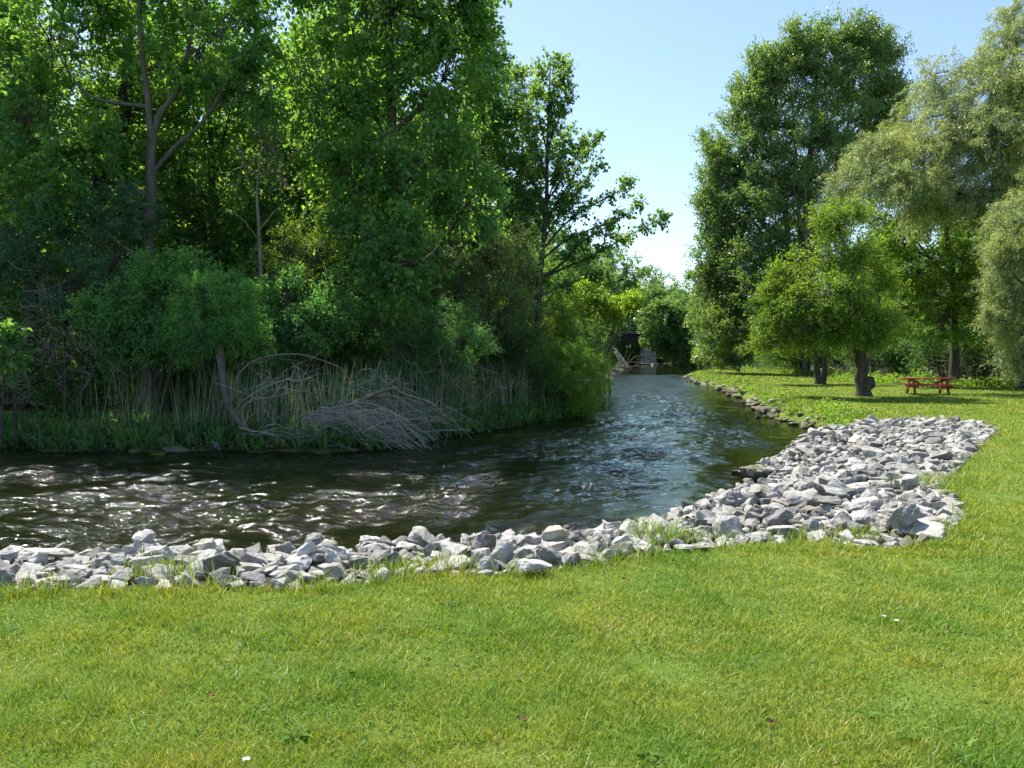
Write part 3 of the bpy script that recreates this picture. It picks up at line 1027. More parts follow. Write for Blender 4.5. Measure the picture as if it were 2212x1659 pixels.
shrub("twiggy_shrub", "olive green fine leaved shrub with see-through twigs, in the middle of the wood edge", 700, 0,
      [L(690, 540, 70, 60, 26, 24), L(740, 430, 60, 60, 27, 16), L(620, 540, 55, 60, 26.5, 16), L(560, 590, 50, 50, 26, 14)],
      26.2, M["apple"], 66, size=.08, m=8)
shrub("overhanging_shrub", "feathery dark green shrub leaning over the right end of the reeds", 940, 0,
      [L(930, 700, 75, 45, 25, 38), L(990, 740, 65, 40, 25, 32), L(880, 750, 70, 40, 25.2, 32), L(840, 700, 60, 50, 25.5, 24), L(960, 790, 60, 25, 25, 16)],
      26, M["shrub"], 67, size=.10, shape="narrow", m=13, ls=.5)
shrub("grey_green_shrub", "tall soft grey green shrub under the slim trees, left of the lone tree", 1060, 0,
      [L(1050, 560, 80, 70, 30, 44), L(1110, 620, 60, 70, 31, 32), L(1000, 620, 60, 60, 29, 26), L(1070, 680, 80, 50, 29, 34), L(960, 560, 60, 60, 29, 22), L(1130, 530, 40, 50, 32, 16)],
      31, M["silver"], 68, size=.08, m=10, ls=.55)
shrub("dark_bank_shrub", "dark green shrub hanging down to the water just left of the yellow green willow", 1110, 0,
      [L(1110, 740, 60, 60, 30, 34), L(1140, 800, 50, 50, 30.5, 28), L(1070, 760, 45, 45, 29.5, 18), L(1165, 850, 30, 30, 30.8, 14)],
      30.5, M["hedge"], 69, size=.10, m=10)
shrub("young_willow", "upright yellow green young willow glowing in the sun at the river bend", 1230, 0,
      [L(1215, 690, 35, 45, 34, 26), L(1235, 740, 55, 45, 34, 32), L(1200, 760, 40, 45, 33.5, 22), L(1270, 780, 35, 30, 33.5, 16)],
      34, M["yellow"], 70, size=.09, shape="narrow", m=16, ls=.55, dirbias=(0, 0, .6))
shrub("round_willow_bush", "round bright green willow bush bulging over the water, below the yellow willow", 1235, 0,
      [L(1240, 795, 66, 42, 31.2, 46), L(1262, 840, 54, 36, 30.9, 36), L(1215, 855, 50, 38, 30.8, 28), L(1245, 882, 48, 18, 30.8, 18), L(1195, 790, 40, 44, 31.5, 22)],
      32, M["bright"], 71, size=.09, shape="narrow", m=17, ls=.5)
shrub("far_bank_bush", "grey green bush on the left bank between the yellow willow and the bridge", 1310, 0,
      [L(1300, 710, 35, 30, 47, 26), L(1290, 750, 35, 30, 46, 22), L(1310, 780, 15, 20, 48, 10), L(1285, 670, 40, 30, 48, 20)],
      48, M["far"], 72, size=.13, m=9)
shrub("sunlit_branch_bush", "shrub with bright arching sunlit sprays above the bridge end, right of the yellow willow", 1290, 0,
      [L(1340, 665, 35, 14, 42, 14), L(1290, 670, 30, 20, 42, 14), L(1370, 640, 16, 10, 42, 6), L(1250, 640, 40, 30, 42, 20)],
      43, M["yellow"], 73, size=.15, shape="broad", m=7, ls=.6)
shrub("broad_leaved_sapling", "little sapling with big round leaves poking in at the left edge above the dark bank", 12, 0,
      [L(15, 735, 26, 20, 19.6, 7), L(10, 770, 30, 14, 19.6, 7)], 20.8, M["basswood"], 74, size=.19, shape="broad", m=4, S=3, ls=.35, droop=.5)
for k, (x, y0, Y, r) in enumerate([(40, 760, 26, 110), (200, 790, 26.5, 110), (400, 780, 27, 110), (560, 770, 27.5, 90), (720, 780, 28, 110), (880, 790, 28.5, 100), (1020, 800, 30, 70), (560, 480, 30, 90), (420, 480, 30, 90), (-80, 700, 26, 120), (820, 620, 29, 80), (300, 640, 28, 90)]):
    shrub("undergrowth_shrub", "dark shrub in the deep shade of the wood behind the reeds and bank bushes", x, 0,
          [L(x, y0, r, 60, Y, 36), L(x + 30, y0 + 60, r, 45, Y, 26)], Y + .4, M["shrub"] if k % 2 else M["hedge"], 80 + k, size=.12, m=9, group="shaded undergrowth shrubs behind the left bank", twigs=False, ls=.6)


# --- bank plants and reeds (stuff)
def bank_points(n, lo, hi, x0, x1, g):
    out = []
    while len(out) < n:
        X = g.uniform(x0, x1, n * 3)
        Yv = g.uniform(18, 37, n * 3)
        d = dist_line(X, Yv, LEFT)
        ok = (d > lo) & (d < hi) & ~inside(X, Yv, WATERPOLY)
        out += list(zip(X[ok], Yv[ok]))
    P = np.array(out[:n])
    return np.column_stack([P, land(P[:, 0], P[:, 1])[0]])


def bank_stuff():
    g = np.random.default_rng(90)
    P = bank_points(5200, .0, 3.4, -16, 4.5, g)
    mb = MB()
    h = g.uniform(.1, .5, len(P)) * (.6 + .5 * np.clip(wob(P[:, 0], P[:, 1], 2, 5) + .5, 0, 1.2))
    for k in range(5):
        C = P + g.normal(0, .10, P.shape) * np.array([1, 1, 0]) + np.stack([0 * h, 0 * h, h * g.uniform(.2, 1, len(P))], 1)
        leaves(mb, C, g.normal(0, 1, C.shape) + np.array([0, -.3, .1]), .13, "broad", 1.2, .1, g)
    C = P[:2600] + g.normal(0, .1, (2600, 3)) * np.array([1, 1, 0])
    for k in range(4):
        leaves(mb, C + g.normal(0, .05, C.shape), g.normal(0, .35, C.shape) + np.array([0, -.1, 1]), .42, "narrow", .2, 0, g)
    tag(mb.build("bank_plants", M["hedge"]), "low leafy weeds and ferns along the water's edge of the left bank", "plants", kind="stuff")


def blades(mb, P, h, w, lean, g, bend=.35, seg=3):
    n = len(P)
    a = g.uniform(0, 6.28, n)
    side = np.stack([np.cos(a), np.sin(a), 0 * a], 1)
    l = g.normal(0, 1, (n, 2)) * lean
    ld = np.column_stack([l, np.ones(n)])
    bdir = np.column_stack([np.cos(a + 1.57 + g.normal(0, .5, n)), np.sin(a + 1.57 + g.normal(0, .5, n)), 0 * a])
    V = []
    for k in range(seg):
        t = k / seg
        c = P + ld * (h * t)[:, None] + bdir * (h * bend * t * t)[:, None]
        ww = (w * (1 - t * .55))[:, None] * .5
        V += [c - side * ww, c + side * ww]
    V.append(P + ld * (h * (1 - bend * .25))[:, None] + bdir * (h * bend)[:, None])
    V = np.stack(V, 1)
    k = V.shape[1]
    b = (np.arange(n) * k)[:, None]
    Q = np.concatenate([b + np.array([[2 * i, 2 * i + 1, 2 * i + 3, 2 * i + 2]]) for i in range(seg - 1)])
    T = b + np.array([[k - 3, k - 2, k - 1]])
    mb.add(V.reshape(-1, 3), Q, T)


def reeds():
    g = np.random.default_rng(91)
    mb = MB()
    P = bank_points(2600, .7, 3.6, -9, 2.2, g)
    P = P[(wob(P[:, 0], P[:, 1], 3.5, 77) > -.35)]
    blades(mb, P, g.uniform(1.1, 2.3, len(P)), g.uniform(.018, .034, len(P)), .07, g, .12, 4)
    P = bank_points(1500, .4, 3.8, -12, 2.8, g)
    blades(mb, P, g.uniform(.8, 2.2, len(P)), np.full(len(P), .014), .10, g, .06, 3)
    tag(mb.build("reeds", M["reed"]), "tall upright reeds and dry cattail stalks on the left bank", "reeds", kind="stuff")


bank_stuff()
reeds()


# --- fallen dead tree with its tangle
def fallen_tree():
    g = np.random.default_rng(95)
    Y = 21.0
    base = at(478, 790, 22.2)
    base[2] = gz(base[0], base[1])
    root = empty("fallen_dead_tree", at(590, 968, 20.6), "bare fallen tree with leaning trunk and grey tangle of branches drooping into the water", "dead tree")
    org = np.array(root.location)
    tr = MB()
    T = smooth_path([at(474, 745, 22.2), at(480, 800, 21.9), at(490, 860, 21.6), at(512, 905, 21.2), at(545, 938, 20.9), at(585, 965, 20.5)], 18)
    tubes(tr, T[None], np.linspace(.11, .07, 18)[None] * (1 + .1 * g.normal(0, 1, 18)), 8)
    tr.build("trunk", M["bark_grey"], root, True, org)

    def arc(pts, Yv, r0, r1, nm="branch"):
        mb = MB()
        P = smooth_path([at(a, b, q[0] if q else Yv) for a, b, *q in pts], 20)
        tubes(mb, P[None], np.linspace(r0, r1, 20)[None], 6)
        mb.build(nm, M["deadwood"], root, True, org)
        return P
    A = [arc([(545, 938), (528, 915), (525, 885), (545, 865), (590, 858), (650, 846), (675, 850)], 20.8, .05, .02),
         arc([(700, 915), (740, 885), (800, 855), (850, 838), (870, 850), (930, 870), (960, 900)], 21, .07, .02),
         arc([(690, 930), (730, 890), (780, 868), (820, 845), (860, 815), (868, 800)], 21.1, .05, .012),
         arc([(500, 880), (515, 810), (560, 775), (640, 765), (700, 780), (740, 800), (770, 850)], 21.6, .03, .015),
         arc([(500, 900), (540, 840), (620, 822), (680, 825), (740, 850)], 21.4, .022, .01),
         arc([(585, 965), (640, 960), (680, 972), (705, 985)], 20.4, .05, .012),
         arc([(800, 855), (870, 860), (940, 885), (985, 915), (1010, 938), (1020, 950)], 21.5, .035, .008),
         arc([(550, 940), (610, 925), (680, 940), (700, 950)], 20.6, .03, .01),
         arc([(560, 930), (640, 880), (720, 862), (820, 870), (880, 860)], 21.2, .025, .01)]
    tw = MB()
    def fan(x0, y0, x1, y1, n, sx, sy, rise, YY):
        n = int(n * .36)
        s = np.array([at(x0 + g.normal(0, sx * .9), y0 + g.normal(0, sy * .9), YY + g.normal(0, .3)) for _ in range(n)])
        e = np.array([at(x1 + g.normal(0, sx * 1.4), min(984, y1 + g.normal(0, sy * 1.6)), YY - .2 + g.normal(0, .35)) for _ in range(n)])
        m = (s + e) / 2 + np.column_stack([g.normal(0, .15, n), g.normal(0, .1, n), g.uniform(.3, 1, n) * rise])
        e[:, 2] = np.maximum(e[:, 2], WZ - .02)
        P = np.stack([smooth_path([s[i], m[i], e[i]], 9) for i in range(n)])
        P[:, 1:-1] += g.normal(0, .035, P[:, 1:-1].shape) + np.cumsum(g.normal(0, .022, P[:, 1:-1].shape), 1)
        r = g.choice([.005, .008, .016], n, p=[.5, .35, .15])[:, None] * np.linspace(1, .4, 9)[None]
        tubes(tw, P, r, 4)
    fan(570, 935, 720, 968, 60, 35, 10, .15, 20.6)
    fan(700, 900, 830, 970, 130, 28, 10, .55, 20.8)
    fan(720, 890, 870, 975, 120, 30, 8, .60, 20.9)
    fan(690, 900, 680, 965, 70, 25, 12, .45, 20.8)
    fan(840, 880, 920, 960, 50, 25, 18, .35, 21.4)
    fan(900, 890, 990, 940, 30, 25, 14, .3, 21.8)
    fan(560, 830, 640, 900, 40, 45, 30, .3, 21.4)
    fan(780, 820, 860, 900, 60, 50, 30, .3, 21.5)
    fan(880, 850, 960, 900, 24, 40, 22, .3, 22.2)
    fan(620, 960, 860, 900, 50, 60, 20, .2, 20.7)
    fan(900, 965, 740, 890, 50, 60, 16, .25, 20.8)
    fan(640, 800, 560, 940, 40, 60, 22, .3, 21.0)
    fan(940, 940, 850, 860, 30, 50, 18, .2, 21.6)
    o = tw.build("twig", M["twigs"], root, True, org)
    o["kind"] = "stuff"


fallen_tree()


def bare_twigs(name, label, spots, Y, n, seed, cat="dead branches", mat="deadwood", ln=1.2):
    g = np.random.default_rng(seed)
    mb = MB()
    org = at(spots[0][0], spots[0][1], Y)
    for x, y, sx, sy in spots:
        s = np.array([at(x + g.normal(0, sx), y + g.normal(0, sy), Y + g.normal(0, .5)) for _ in range(n)])
        d = g.normal(0, 1, (n, 3)) * np.array([1, .6, .9]) + np.array([0, 0, -.5])
        e = s + nrm(d) * g.uniform(.4, 1, n)[:, None] * ln
        m = (s + e) / 2 + g.normal(0, .15 * ln, (n, 3))
        P = np.stack([smooth_path([s[i], m[i], e[i]], 8) for i in range(n)])
        tubes(mb, P, g.uniform(.005, .016, n)[:, None] * np.linspace(1, .35, 8)[None], 4)
    return tag(mb.build(name, M[mat], None, True, org), label, cat)


bare_twigs("bare_vines", "thin grey bare vines hanging in the shade at the far left of the bank", [(70, 700, 40, 40), (160, 760, 60, 40), (30, 800, 30, 40)], 21.8, 60, 97)
bare_twigs("bare_branches", "bare grey branches sticking out below the feathery shrub at the right end of the reeds", [(980, 820, 30, 14), (1050, 825, 30, 14)], 23.5, 24, 98)

# --- boulders on the left bank
ROCKM = []


def rock_mesh(seed, cuts=1, slab=False):
    g = random.Random(seed)
    bm = bmesh.new()
    for i in range(g.randint(13, 19)):
        v = Vector((g.gauss(0, 1), g.gauss(0, 1), g.gauss(0, 1))).normalized()
        v = Vector([math.copysign(abs(c) ** .7, c) for c in v])
        bm.verts.new((v.x * .55, v.y * .42, v.z * (.22 if slab else .34)))
    res = bmesh.ops.convex_hull(bm, input=bm.verts)
    junk = [e for e in res["geom_interior"] + res["geom_unused"] if isinstance(e, bmesh.types.BMVert)]
    bmesh.ops.delete(bm, geom=junk, context='VERTS')
    bmesh.ops.dissolve_limit(bm, angle_limit=.16, verts=bm.verts, edges=bm.edges)
    bmesh.ops.bevel(bm, geom=list(bm.edges), offset=.014, segments=1, affect='EDGES')
    bmesh.ops.triangulate(bm, faces=bm.faces)
    for _ in range(cuts):
        long_ = [e for e in bm.edges if e.calc_length() > .05]
        if long_:
            bmesh.ops.subdivide_edges(bm, edges=long_, cuts=1)
            bmesh.ops.triangulate(bm, faces=bm.faces)
    off = Vector((g.uniform(0, 50), g.uniform(0, 50), g.uniform(0, 50)))
    for v in bm.verts:
        d = mnoise.noise(v.co * 3.2 + off) * .06 + mnoise.noise(v.co * 9 + off) * .032 + mnoise.noise(v.co * 22 + off) * .012
        v.co += v.co.normalized() * d
    me = bpy.data.meshes.new("rock")
    bm.to_mesh(me)
    bm.free()
    for p in me.polygons:
        p.use_smooth = False
    me.materials.append(M["rock"])
    return me


def rock_obj(me, loc, size, yaw, tx, ty, label, group=None, name="rock", mat=None, stretch=(1, 1, 1)):
    if mat is not None:
        me = me.copy()
        me.materials[0] = mat
    o = bpy.data.objects.new(name, me)
    o.location = [float(c) for c in loc]
    o.rotation_euler = (tx, ty, yaw)
    o.scale = (size * stretch[0], size * stretch[1], size * stretch[2])
    COL.objects.link(o)
    return tag(o, label, "rock", group)


PROTO = [rock_mesh(100 + i, 3, slab=(i % 4 == 3)) for i in range(14)]
for (x, y, Y, s, lab, str_) in [(470, 962, 20.9, .85, "rounded grey boulder at the left bank waterline, left of the fallen tree", (1, .8, .55)),
                                (1097, 903, 29.4, .95, "pale rounded boulder in the grass on the far bank near the round willow bush", (1, 1, .9)),
                                (1020, 930, 26.8, .8, "low grey boulder at the far waterline between the fallen tree and the pale boulder", (1, .8, .5)),
                                (1080, 930, 27.8, .6, "small tan stone at the far waterline below the pale boulder", (1.1, .8, .3)),
                                (370, 966, 20.6, 1.0, "long low mossy ledge of rock at the far waterline, left of the rounded grey boulder", (1.5, .8, .3)),
                                (300, 972, 20.4, .7, "wet rock with small white ripples at the far waterline near the left", (1.4, .8, .3))]:
    p = at(x, y, Y)
    rock_obj(PROTO[int(x) % 14], p, s, x, 0, 0, lab, name="boulder", stretch=str_, mat=M["moss_rock"] if x in (370, 300) else None)


# --- riprap along the near and right bank
def riprap():
    g = np.random.default_rng(5)
    placed = []
    cell = {}

    def ok(x, y, r, f):
        cx, cy_ = int(x / .4 + 100), int(y / .4)
        for i in range(cx - 1, cx + 2):
            for j in range(cy_ - 1, cy_ + 2):
                for (a, b, c) in cell.get((i, j), ()):
                    if (x - a) ** 2 + (y - b) ** 2 < (f * (r + c)) ** 2:
                        return False
        return True

    def pt(x, y, r):
        cell.setdefault((int(x / .4 + 100), int(y / .4)), []).append((x, y, r))
    for (lo, hi, n, f, lift) in [(.15, .20, 700, .95, 1), (.10, .14, 1300, .92, .0), (.075, .105, 16000, .78, .0), (.052, .075, 50000, .74, .0), (.03, .05, 60000, .72, 0)]:
        X = g.uniform(-10, 13, n)
        Yv = g.uniform(4.3, 24, n)
        ins = inside(X, Yv, ROCKPOLY) & (Yv < 24)
        if lift:
            ins &= (X > 1.6) | (g.uniform(0, 1, n) < .04)
        X, Yv = X[ins], Yv[ins]
        dE = dist_line(X, Yv, LAWN_EDGE)
        dR = dist_line(X, Yv, RIGHT)
        R = g.uniform(lo, hi, len(X))
        for x, y, r, e, dr in zip(X, Yv, R, dE, dR):
            if e < r * .7 and g.uniform() < .8:
                continue
            if y > 15 and dr < .45 + r:
                continue
            if ok(x, y, r, f):
                pt(x, y, r)
                placed.append((x, y, r))
    # a few over the waterline
    A = np.array(placed)
    z, _, _ = land(A[:, 0], A[:, 1])
    A = np.column_stack([A, z + A[:, 2] * g.uniform(.15, .55, len(A))])
    # second layer resting on the first
    n2 = 620
    idx = g.choice(len(A), n2, replace=False)
    B = A[idx].copy()
    B[:, 0] += g.normal(0, .1, n2); B[:, 1] += g.normal(0, .1, n2)
    B[:, 3] += B[:, 2] * .5 + .04
    B[:, 2] = g.uniform(.06, .125, n2)
    keep = (dist_line(B[:, 0], B[:, 1], LAWN_EDGE) > .35) & inside(B[:, 0], B[:, 1], ROCKPOLY)
    A = np.vstack([A, B[keep]])
    # what shows: project and test against the ground
    d = A[:, 1]
    px = 512 + 768 * A[:, 0] / d
    vis = (px > -10) & (px < 1034)
    for t in np.linspace(.55, .97, 12):
        gx, gy = A[:, 0] * t, A[:, 1] * t
        zz = CAMZ + (A[:, 3] + A[:, 2] * .6 - CAMZ) * t
        inr = inside(gx, gy, ROCKPOLY)
        vis &= (land(gx, gy)[0] + np.where(inr, .13, 0) < zz)
    score = np.where(vis, A[:, 2] / d, 0)
    order = np.argsort(-score)
    n_ind = 280
    small = MB()
    SM = []
    for me in [rock_mesh(200 + i, 1) for i in range(10)]:
        V = np.array([v.co[:] for v in me.vertices])
        T = np.array([p.vertices[:] for p in me.polygons])
        SM.append((V, T))
    stats = dict(near=0, patch=0)
    for rank, k in enumerate(order):
        x, y, r, zc = A[k]
        yaw = g.uniform(0, 6.28); tx = g.normal(0, .33); ty = g.normal(0, .33)
        s = r * 2.05
        sc = (g.uniform(.95, 1.35), g.uniform(.9, 1.15), g.uniform(.8, 1.2))
        if rank < n_ind:
            wet = dist_line(x, y, RIGHT)[0] < .35
            near = (x < 2.0)
            if near:
                lab = "angular pale grey rock in the narrow stone bank between the lawn and the dark water"
                grp = "rocks in the narrow near bank"
            else:
                lab = "angular pale grey rock in the wide sunlit stone patch at the right of the river"
                grp = "rocks in the wide right patch"
            rock_obj(PROTO[int(g.integers(14))], (x, y, zc), s, yaw, tx, ty, lab, grp, stretch=sc)
        else:
            V, T = SM[int(g.integers(10))]
            Rm = rot('z', yaw) @ rot('y', ty) @ rot('x', tx)
            small.add((V * np.array(sc) * s) @ Rm.T + np.array([x, y, zc]), None, T)
    tag(small.build("rubble", M["rock"]), "smaller pale grey stones filling the rocky bank between the bigger rocks", "stones", kind="stuff")


riprap()
# rocks one can single out
for (x, y, z, s, yaw, tx, ty, sc, lab, mossy) in [
    (1155, 1222, .06, .30, .3, .2, .1, (1, .9, .9), "white wedge shaped rock at the lawn edge in the middle of the near bank", 0),
    (1495, 1187, .0, .27, 0, 0, 0, (1.3, .8, .45), "flat grey rock lying alone in the grass below the rock bank", 0),
    (1048, 1238, .0, .14, .5, 0, 0, (1.2, .9, .5), "small pale stone nearly buried in the lawn edge, left of the white wedge", 0),
    (1708, 1138, .05, .26, .8, 0, .2, (1.2, .9, .8), "blunt pale rock beside the yellow weeds, at the lower edge of the right patch", 0),
    (1690, 1170, .0, .15, .3, 0, 0, (1, .8, .7), "small white stone in the grass just below the right rock patch", 0),
    (1950, 1120, .10, .50, 1.2, .5, .75, (1.0, .8, 1.0), "biggest rock of the right patch, a leaning slab with a blue grey shaded face", 0),
    (2005, 1128, .06, .36, .2, .1, -.3, (1, .9, .9), "cracked tan and white rock right of the big leaning slab", 0),
    (2035, 1010 + 46, .02, .3, .2, 0, 0, (1.3, .9, .5), "pale rock half sunk in long grass at the right edge of the patch", 0),
    (1640, 1022, -.85, .75, .4, .1, .1, (1.2, .8, .7), "dark mossy rock jutting into the water at the tip of the right patch", 1),
    (1605, 1020, -.93, .55, 2.0, .1, .1, (1.1, .8, .5), "low yellowish mossy rock in the water, leftmost of the wet rocks by the right patch", 1),
    (1655, 1005, -.85, .6, 1.0, 0, .2, (1.2, .8, .6), "mossy wet rock behind the jutting dark rock at the water's edge", 1),
    (95, 1188, -.02, .42, .1, .1, 0, (1.3, .9, .8), "large dark grey rock at the water side of the near bank, by the left edge", 0),
    (570, 1188, -.02, .22, .3, .1, 0, (1.6, .9, .6), "long flat topped rock at the water side of the near bank, left of centre", 0),
    (330, 1185, -.02, .32, .9, .2, .5, (1, .8, .9), "pointed grey rock tipping up at the water side of the near bank", 0),
    (150, 1245, .02, .22, .3, 0, .1, (1.6, .9, .6), "brownish flat slab near the lower left corner of the rock bank", 0),
    (1190, 1188, .08, .33, .9, .4, .5, (1.3, .9, .8), "large tilted smooth slab above the white wedge, in the near bank", 0)]:
    p = atz(x, y, z)
    p[2] = z if z < -.5 else gz(p[0], p[1]) + .28 * s * sc[2]
    rock_obj(PROTO[(x * 7) % 14], p, s * (.8 if z > -.5 else 1), yaw, tx, ty, lab, stretch=sc, mat=M["moss_rock"] if mossy else None)


# small stones along the right grass bank
def bank_stones():
    g = np.random.default_rng(77)
    mb = MB()
    me = PROTO[2]
    V0 = [np.array([v.co[:] for v in PROTO[i].vertices]) for i in (1, 5, 9)]
    T0 = [np.array([p.vertices[:] for p in PROTO[i].polygons]) for i in (1, 5, 9)]
    R = RIGHT[13:22]
    seg = np.linalg.norm(np.diff(R, axis=0), axis=1)
    cum = np.concatenate([[0], np.cumsum(seg)])
    for k in range(330):
        u = g.uniform(0, cum[-1])
        i = min(len(seg) - 1, int(np.searchsorted(cum, u) - 1))
        t = (u - cum[i]) / seg[i]
        p = R[i] * (1 - t) + R[i + 1] * t
        if wob(np.array([p[0]]), np.array([p[1]]), 9, 8)[0] < -.15 and p[1] > 30:
            continue
        p = p + g.normal(0, .3, 2) + np.array([.15, 0])
        s = g.uniform(.12, .5) * (1.25 if p[1] > 34 else .9)
        j = k % 3
        z = max(gz(p[0], p[1]), WZ) + .03
        Rm = rot('z', g.uniform(0, 6.28)) @ rot('x', g.normal(0, .3))
        mb.add((V0[j] * np.array([1.2, .9, .6]) * s) @ Rm.T + np.array([p[0], p[1], z]), None, T0[j])
    tag(mb.build("shore_stones", M["moss_rock"]), "small dark stones along the foot of the far grassy bank on the right", "stones", kind="stuff")


bank_stones()


# ------------------------------------------------------------------ grass
def lawn_grass():
    g = np.random.default_rng(15)
    mb = MB()

    def scatter(n, xf0, xf1, y0, y1, h, w, hmax=None, lean=.45):
        Yv = y0 * (y1 / y0) ** g.uniform(0, 1, n)
        X = g.uniform(xf0, xf1, n) * Yv
        o = ~inside(X, Yv, ROCKPOLY) & ~inside(X, Yv, WATERPOLY)
        X, Yv = X[o], Yv[o]
        z, so, be = land(X, Yv)
        dLf = dist_line(X, Yv, LEFT)
        k = (be < .3) & (so < .5) & (z > -.75)
        X, Yv, z = X[k], Yv[k], z[k]
        c = wob(X, Yv, .9, 61)
        hh = h * g.uniform(.5, 1.25, len(X)) * (1 + .35 * c)
        de = dist_line(X, Yv, LAWN_EDGE)
        hh = hh * (1 + 1.1 * np.exp(-(de / .16) ** 2) * g.uniform(0, 1, len(X)))
        dr = dist_line(X, Yv, RIGHT)
        hh = hh * (1 + 2.0 * np.exp(-(dr / 1.6) ** 2) * (Yv > 22))
        blades(mb, np.column_stack([X, Yv, z - .006]), hh, w * g.uniform(.7, 1.3, len(X)) * Yv ** 0, lean, g, .45, 2)
    scatter(330000, -1.15, 1.25, 2.3, 4.2, .036, .0034)
    scatter(310000, -1.05, 1.15, 4.2, 8.0, .040, .005)
    scatter(115000, .30, 1.15, 6.2, 14, .042, .009)
    scatter(90000, .38, 1.05, 14, 28, .05, .018)
    scatter(78000, .20, .95, 24, 50, .06, .035)
    scatter(16000, .20, .45, 50, 92, .10, .07)
    # darker, longer tussocks
    n = 240
    ty = 2.6 * (9.5 / 2.6) ** g.uniform(0, 1, n)
    tx = g.uniform(-.75, .8, n) * ty
    o = ~inside(tx, ty, ROCKPOLY) & ~inside(tx, ty, WATERPOLY)
    tx, ty = tx[o], ty[o]
    for x, y in zip(tx, ty):
        k = int(g.integers(50, 170))
        sp = g.uniform(.03, .12)
        Q = np.column_stack([x + g.normal(0, sp, k), y + g.normal(0, sp, k)])
        z = land(Q[:, 0], Q[:, 1])[0]
        blades(mb, np.column_stack([Q, z - .004]), g.uniform(.035, .085, k), np.full(k, .0042), .5, g, .5, 2)
    tag(mb.build("grass", M["grass"]), "short sunlit lawn grass of the riverside park", "grass", kind="stuff")
    th = MB()
    n = 26000
    Yv = 2.4 * (16 / 2.4) ** g.uniform(0, 1, n)
    X = g.uniform(-.8, .85, n) * Yv
    o = ~inside(X, Yv, ROCKPOLY) & ~inside(X, Yv, WATERPOLY) & (wob(X, Yv, 1.6, 71) > g.normal(.1, .35, n))
    X, Yv = X[o], Yv[o]
    z = land(X, Yv)[0]
    blades(th, np.column_stack([X, Yv, z + .012]), g.uniform(.006, .018, len(X)), .0022 * (Yv / 3) ** .5, 1.6, g, .6, 2)
    tag(th.build("thatch", M["thatch"]), "dry straw coloured clippings lying in patches through the near lawn", "thatch", kind="stuff")
    tall = MB()
    # long grass and weeds at the rock edge
    n = 5200
    i = g.integers(4, len(LAWN_EDGE) - 1, n)
    t = g.uniform(0, 1, n)
    P = LAWN_EDGE[i] * (1 - t)[:, None] + LAWN_EDGE[i + 0 * i - 1] * t[:, None]
    P = P + g.normal(0, .10, P.shape)
    cl = wob(P[:, 0], P[:, 1], .8, 33)
    P = P[cl > .12]
    z = land(P[:, 0], P[:, 1])[0]
    blades(tall, np.column_stack([P, z]), g.uniform(.07, .24, len(P)), np.full(len(P), .006), .3, g, .5, 3)
    for x, y, z0, n, h, sp in [(1450, 1165, 0, 200, .28, .13), (1530, 1165, 0, 110, .2, .2), (940, 1225, 0, 240, .22, .18), (350, 1240, 0, 200, .25, .15), (1400, 1150, 0, 120, .32, .12),
                               (2040, 1040, 0, 500, .22, .35), (1990, 1050, 0, 200, .2, .2), (830, 1235, 0, 200, .2, .15), (1860, 1150, 0, 160, .2, .15), (1745, 1160, 0, 220, .2, .15)]:
        c = atz(x, y, z0)
        Q = np.column_stack([c[0] + g.normal(0, sp, n), c[1] + g.normal(0, sp * .6, n)])
        z = land(Q[:, 0], Q[:, 1])[0]
        blades(tall, np.column_stack([Q, z]), g.uniform(.4, 1, n) * h, np.full(n, .007), .28, g, .4, 3)
    tag(tall.build("long_grass", M["grass"]), "longer grass growing through the stones along the edge of the rock bank", "grass", kind="stuff")


lawn_grass()
M["weed"] = leaf_mat("weed_leaves", (.06, .15, .02), (.09, .2, .03), (.13, .25, .04), trans=.3, gloss=.1)
M["dead_leaf"] = plain_mat("dead_leaf", (.07, .045, .025), (.24, .17, .08), 60, rough=1, spec=0)
M["petal"] = plain_mat("white_petal", (.75, .75, .72), (.85, .85, .8), 30)
M["yolk"] = plain_mat("yellow_centre", (.7, .5, .05), (.8, .6, .08), 30)


def clover():
    g = np.random.default_rng(16)
    mb = MB()
    for x, y, rx, ry, n in [(930, 1370, .6, .22, 700), (760, 1480, .55, .3, 900), (1930, 1290, 1.0, .5, 900), (700, 1560, .4, .2, 500), (1450, 1380, .5, .3, 300), (330, 1560, .4, .2, 300), (1150, 1430, .3, .15, 260),
                            (1800, 1460, .5, .2, 320), (1960, 1530, .4, .2, 300), (60, 1320, .5, .2, 300), (1480, 1620, .3, .12, 220), (2100, 1640, .3, .15, 260), (1640, 1240, .8, .3, 500), (2150, 1220, .8, .4, 400)]:
        c = atz(x, y, 0)
        n = int(n * .8)
        P = np.column_stack([c[0] + g.normal(0, rx * .8, n), c[1] + g.normal(0, ry * 1.1, n), g.uniform(.008, .03, n) - .03])
        P[:, 2] += .0
        P[:, 2] += land(P[:, 0], P[:, 1])[0] + .03
        P = P[~inside(P[:, 0], P[:, 1], ROCKPOLY)]
        leaves(mb, P, g.normal(0, 1, P.shape) * np.array([1, 1, .25]), .019, "broad", 2.5, 0, g)
    tag(mb.build("clover", M["weed"]), "patches of small bright clover leaves spread through the near lawn", "clover", kind="stuff")


clover()


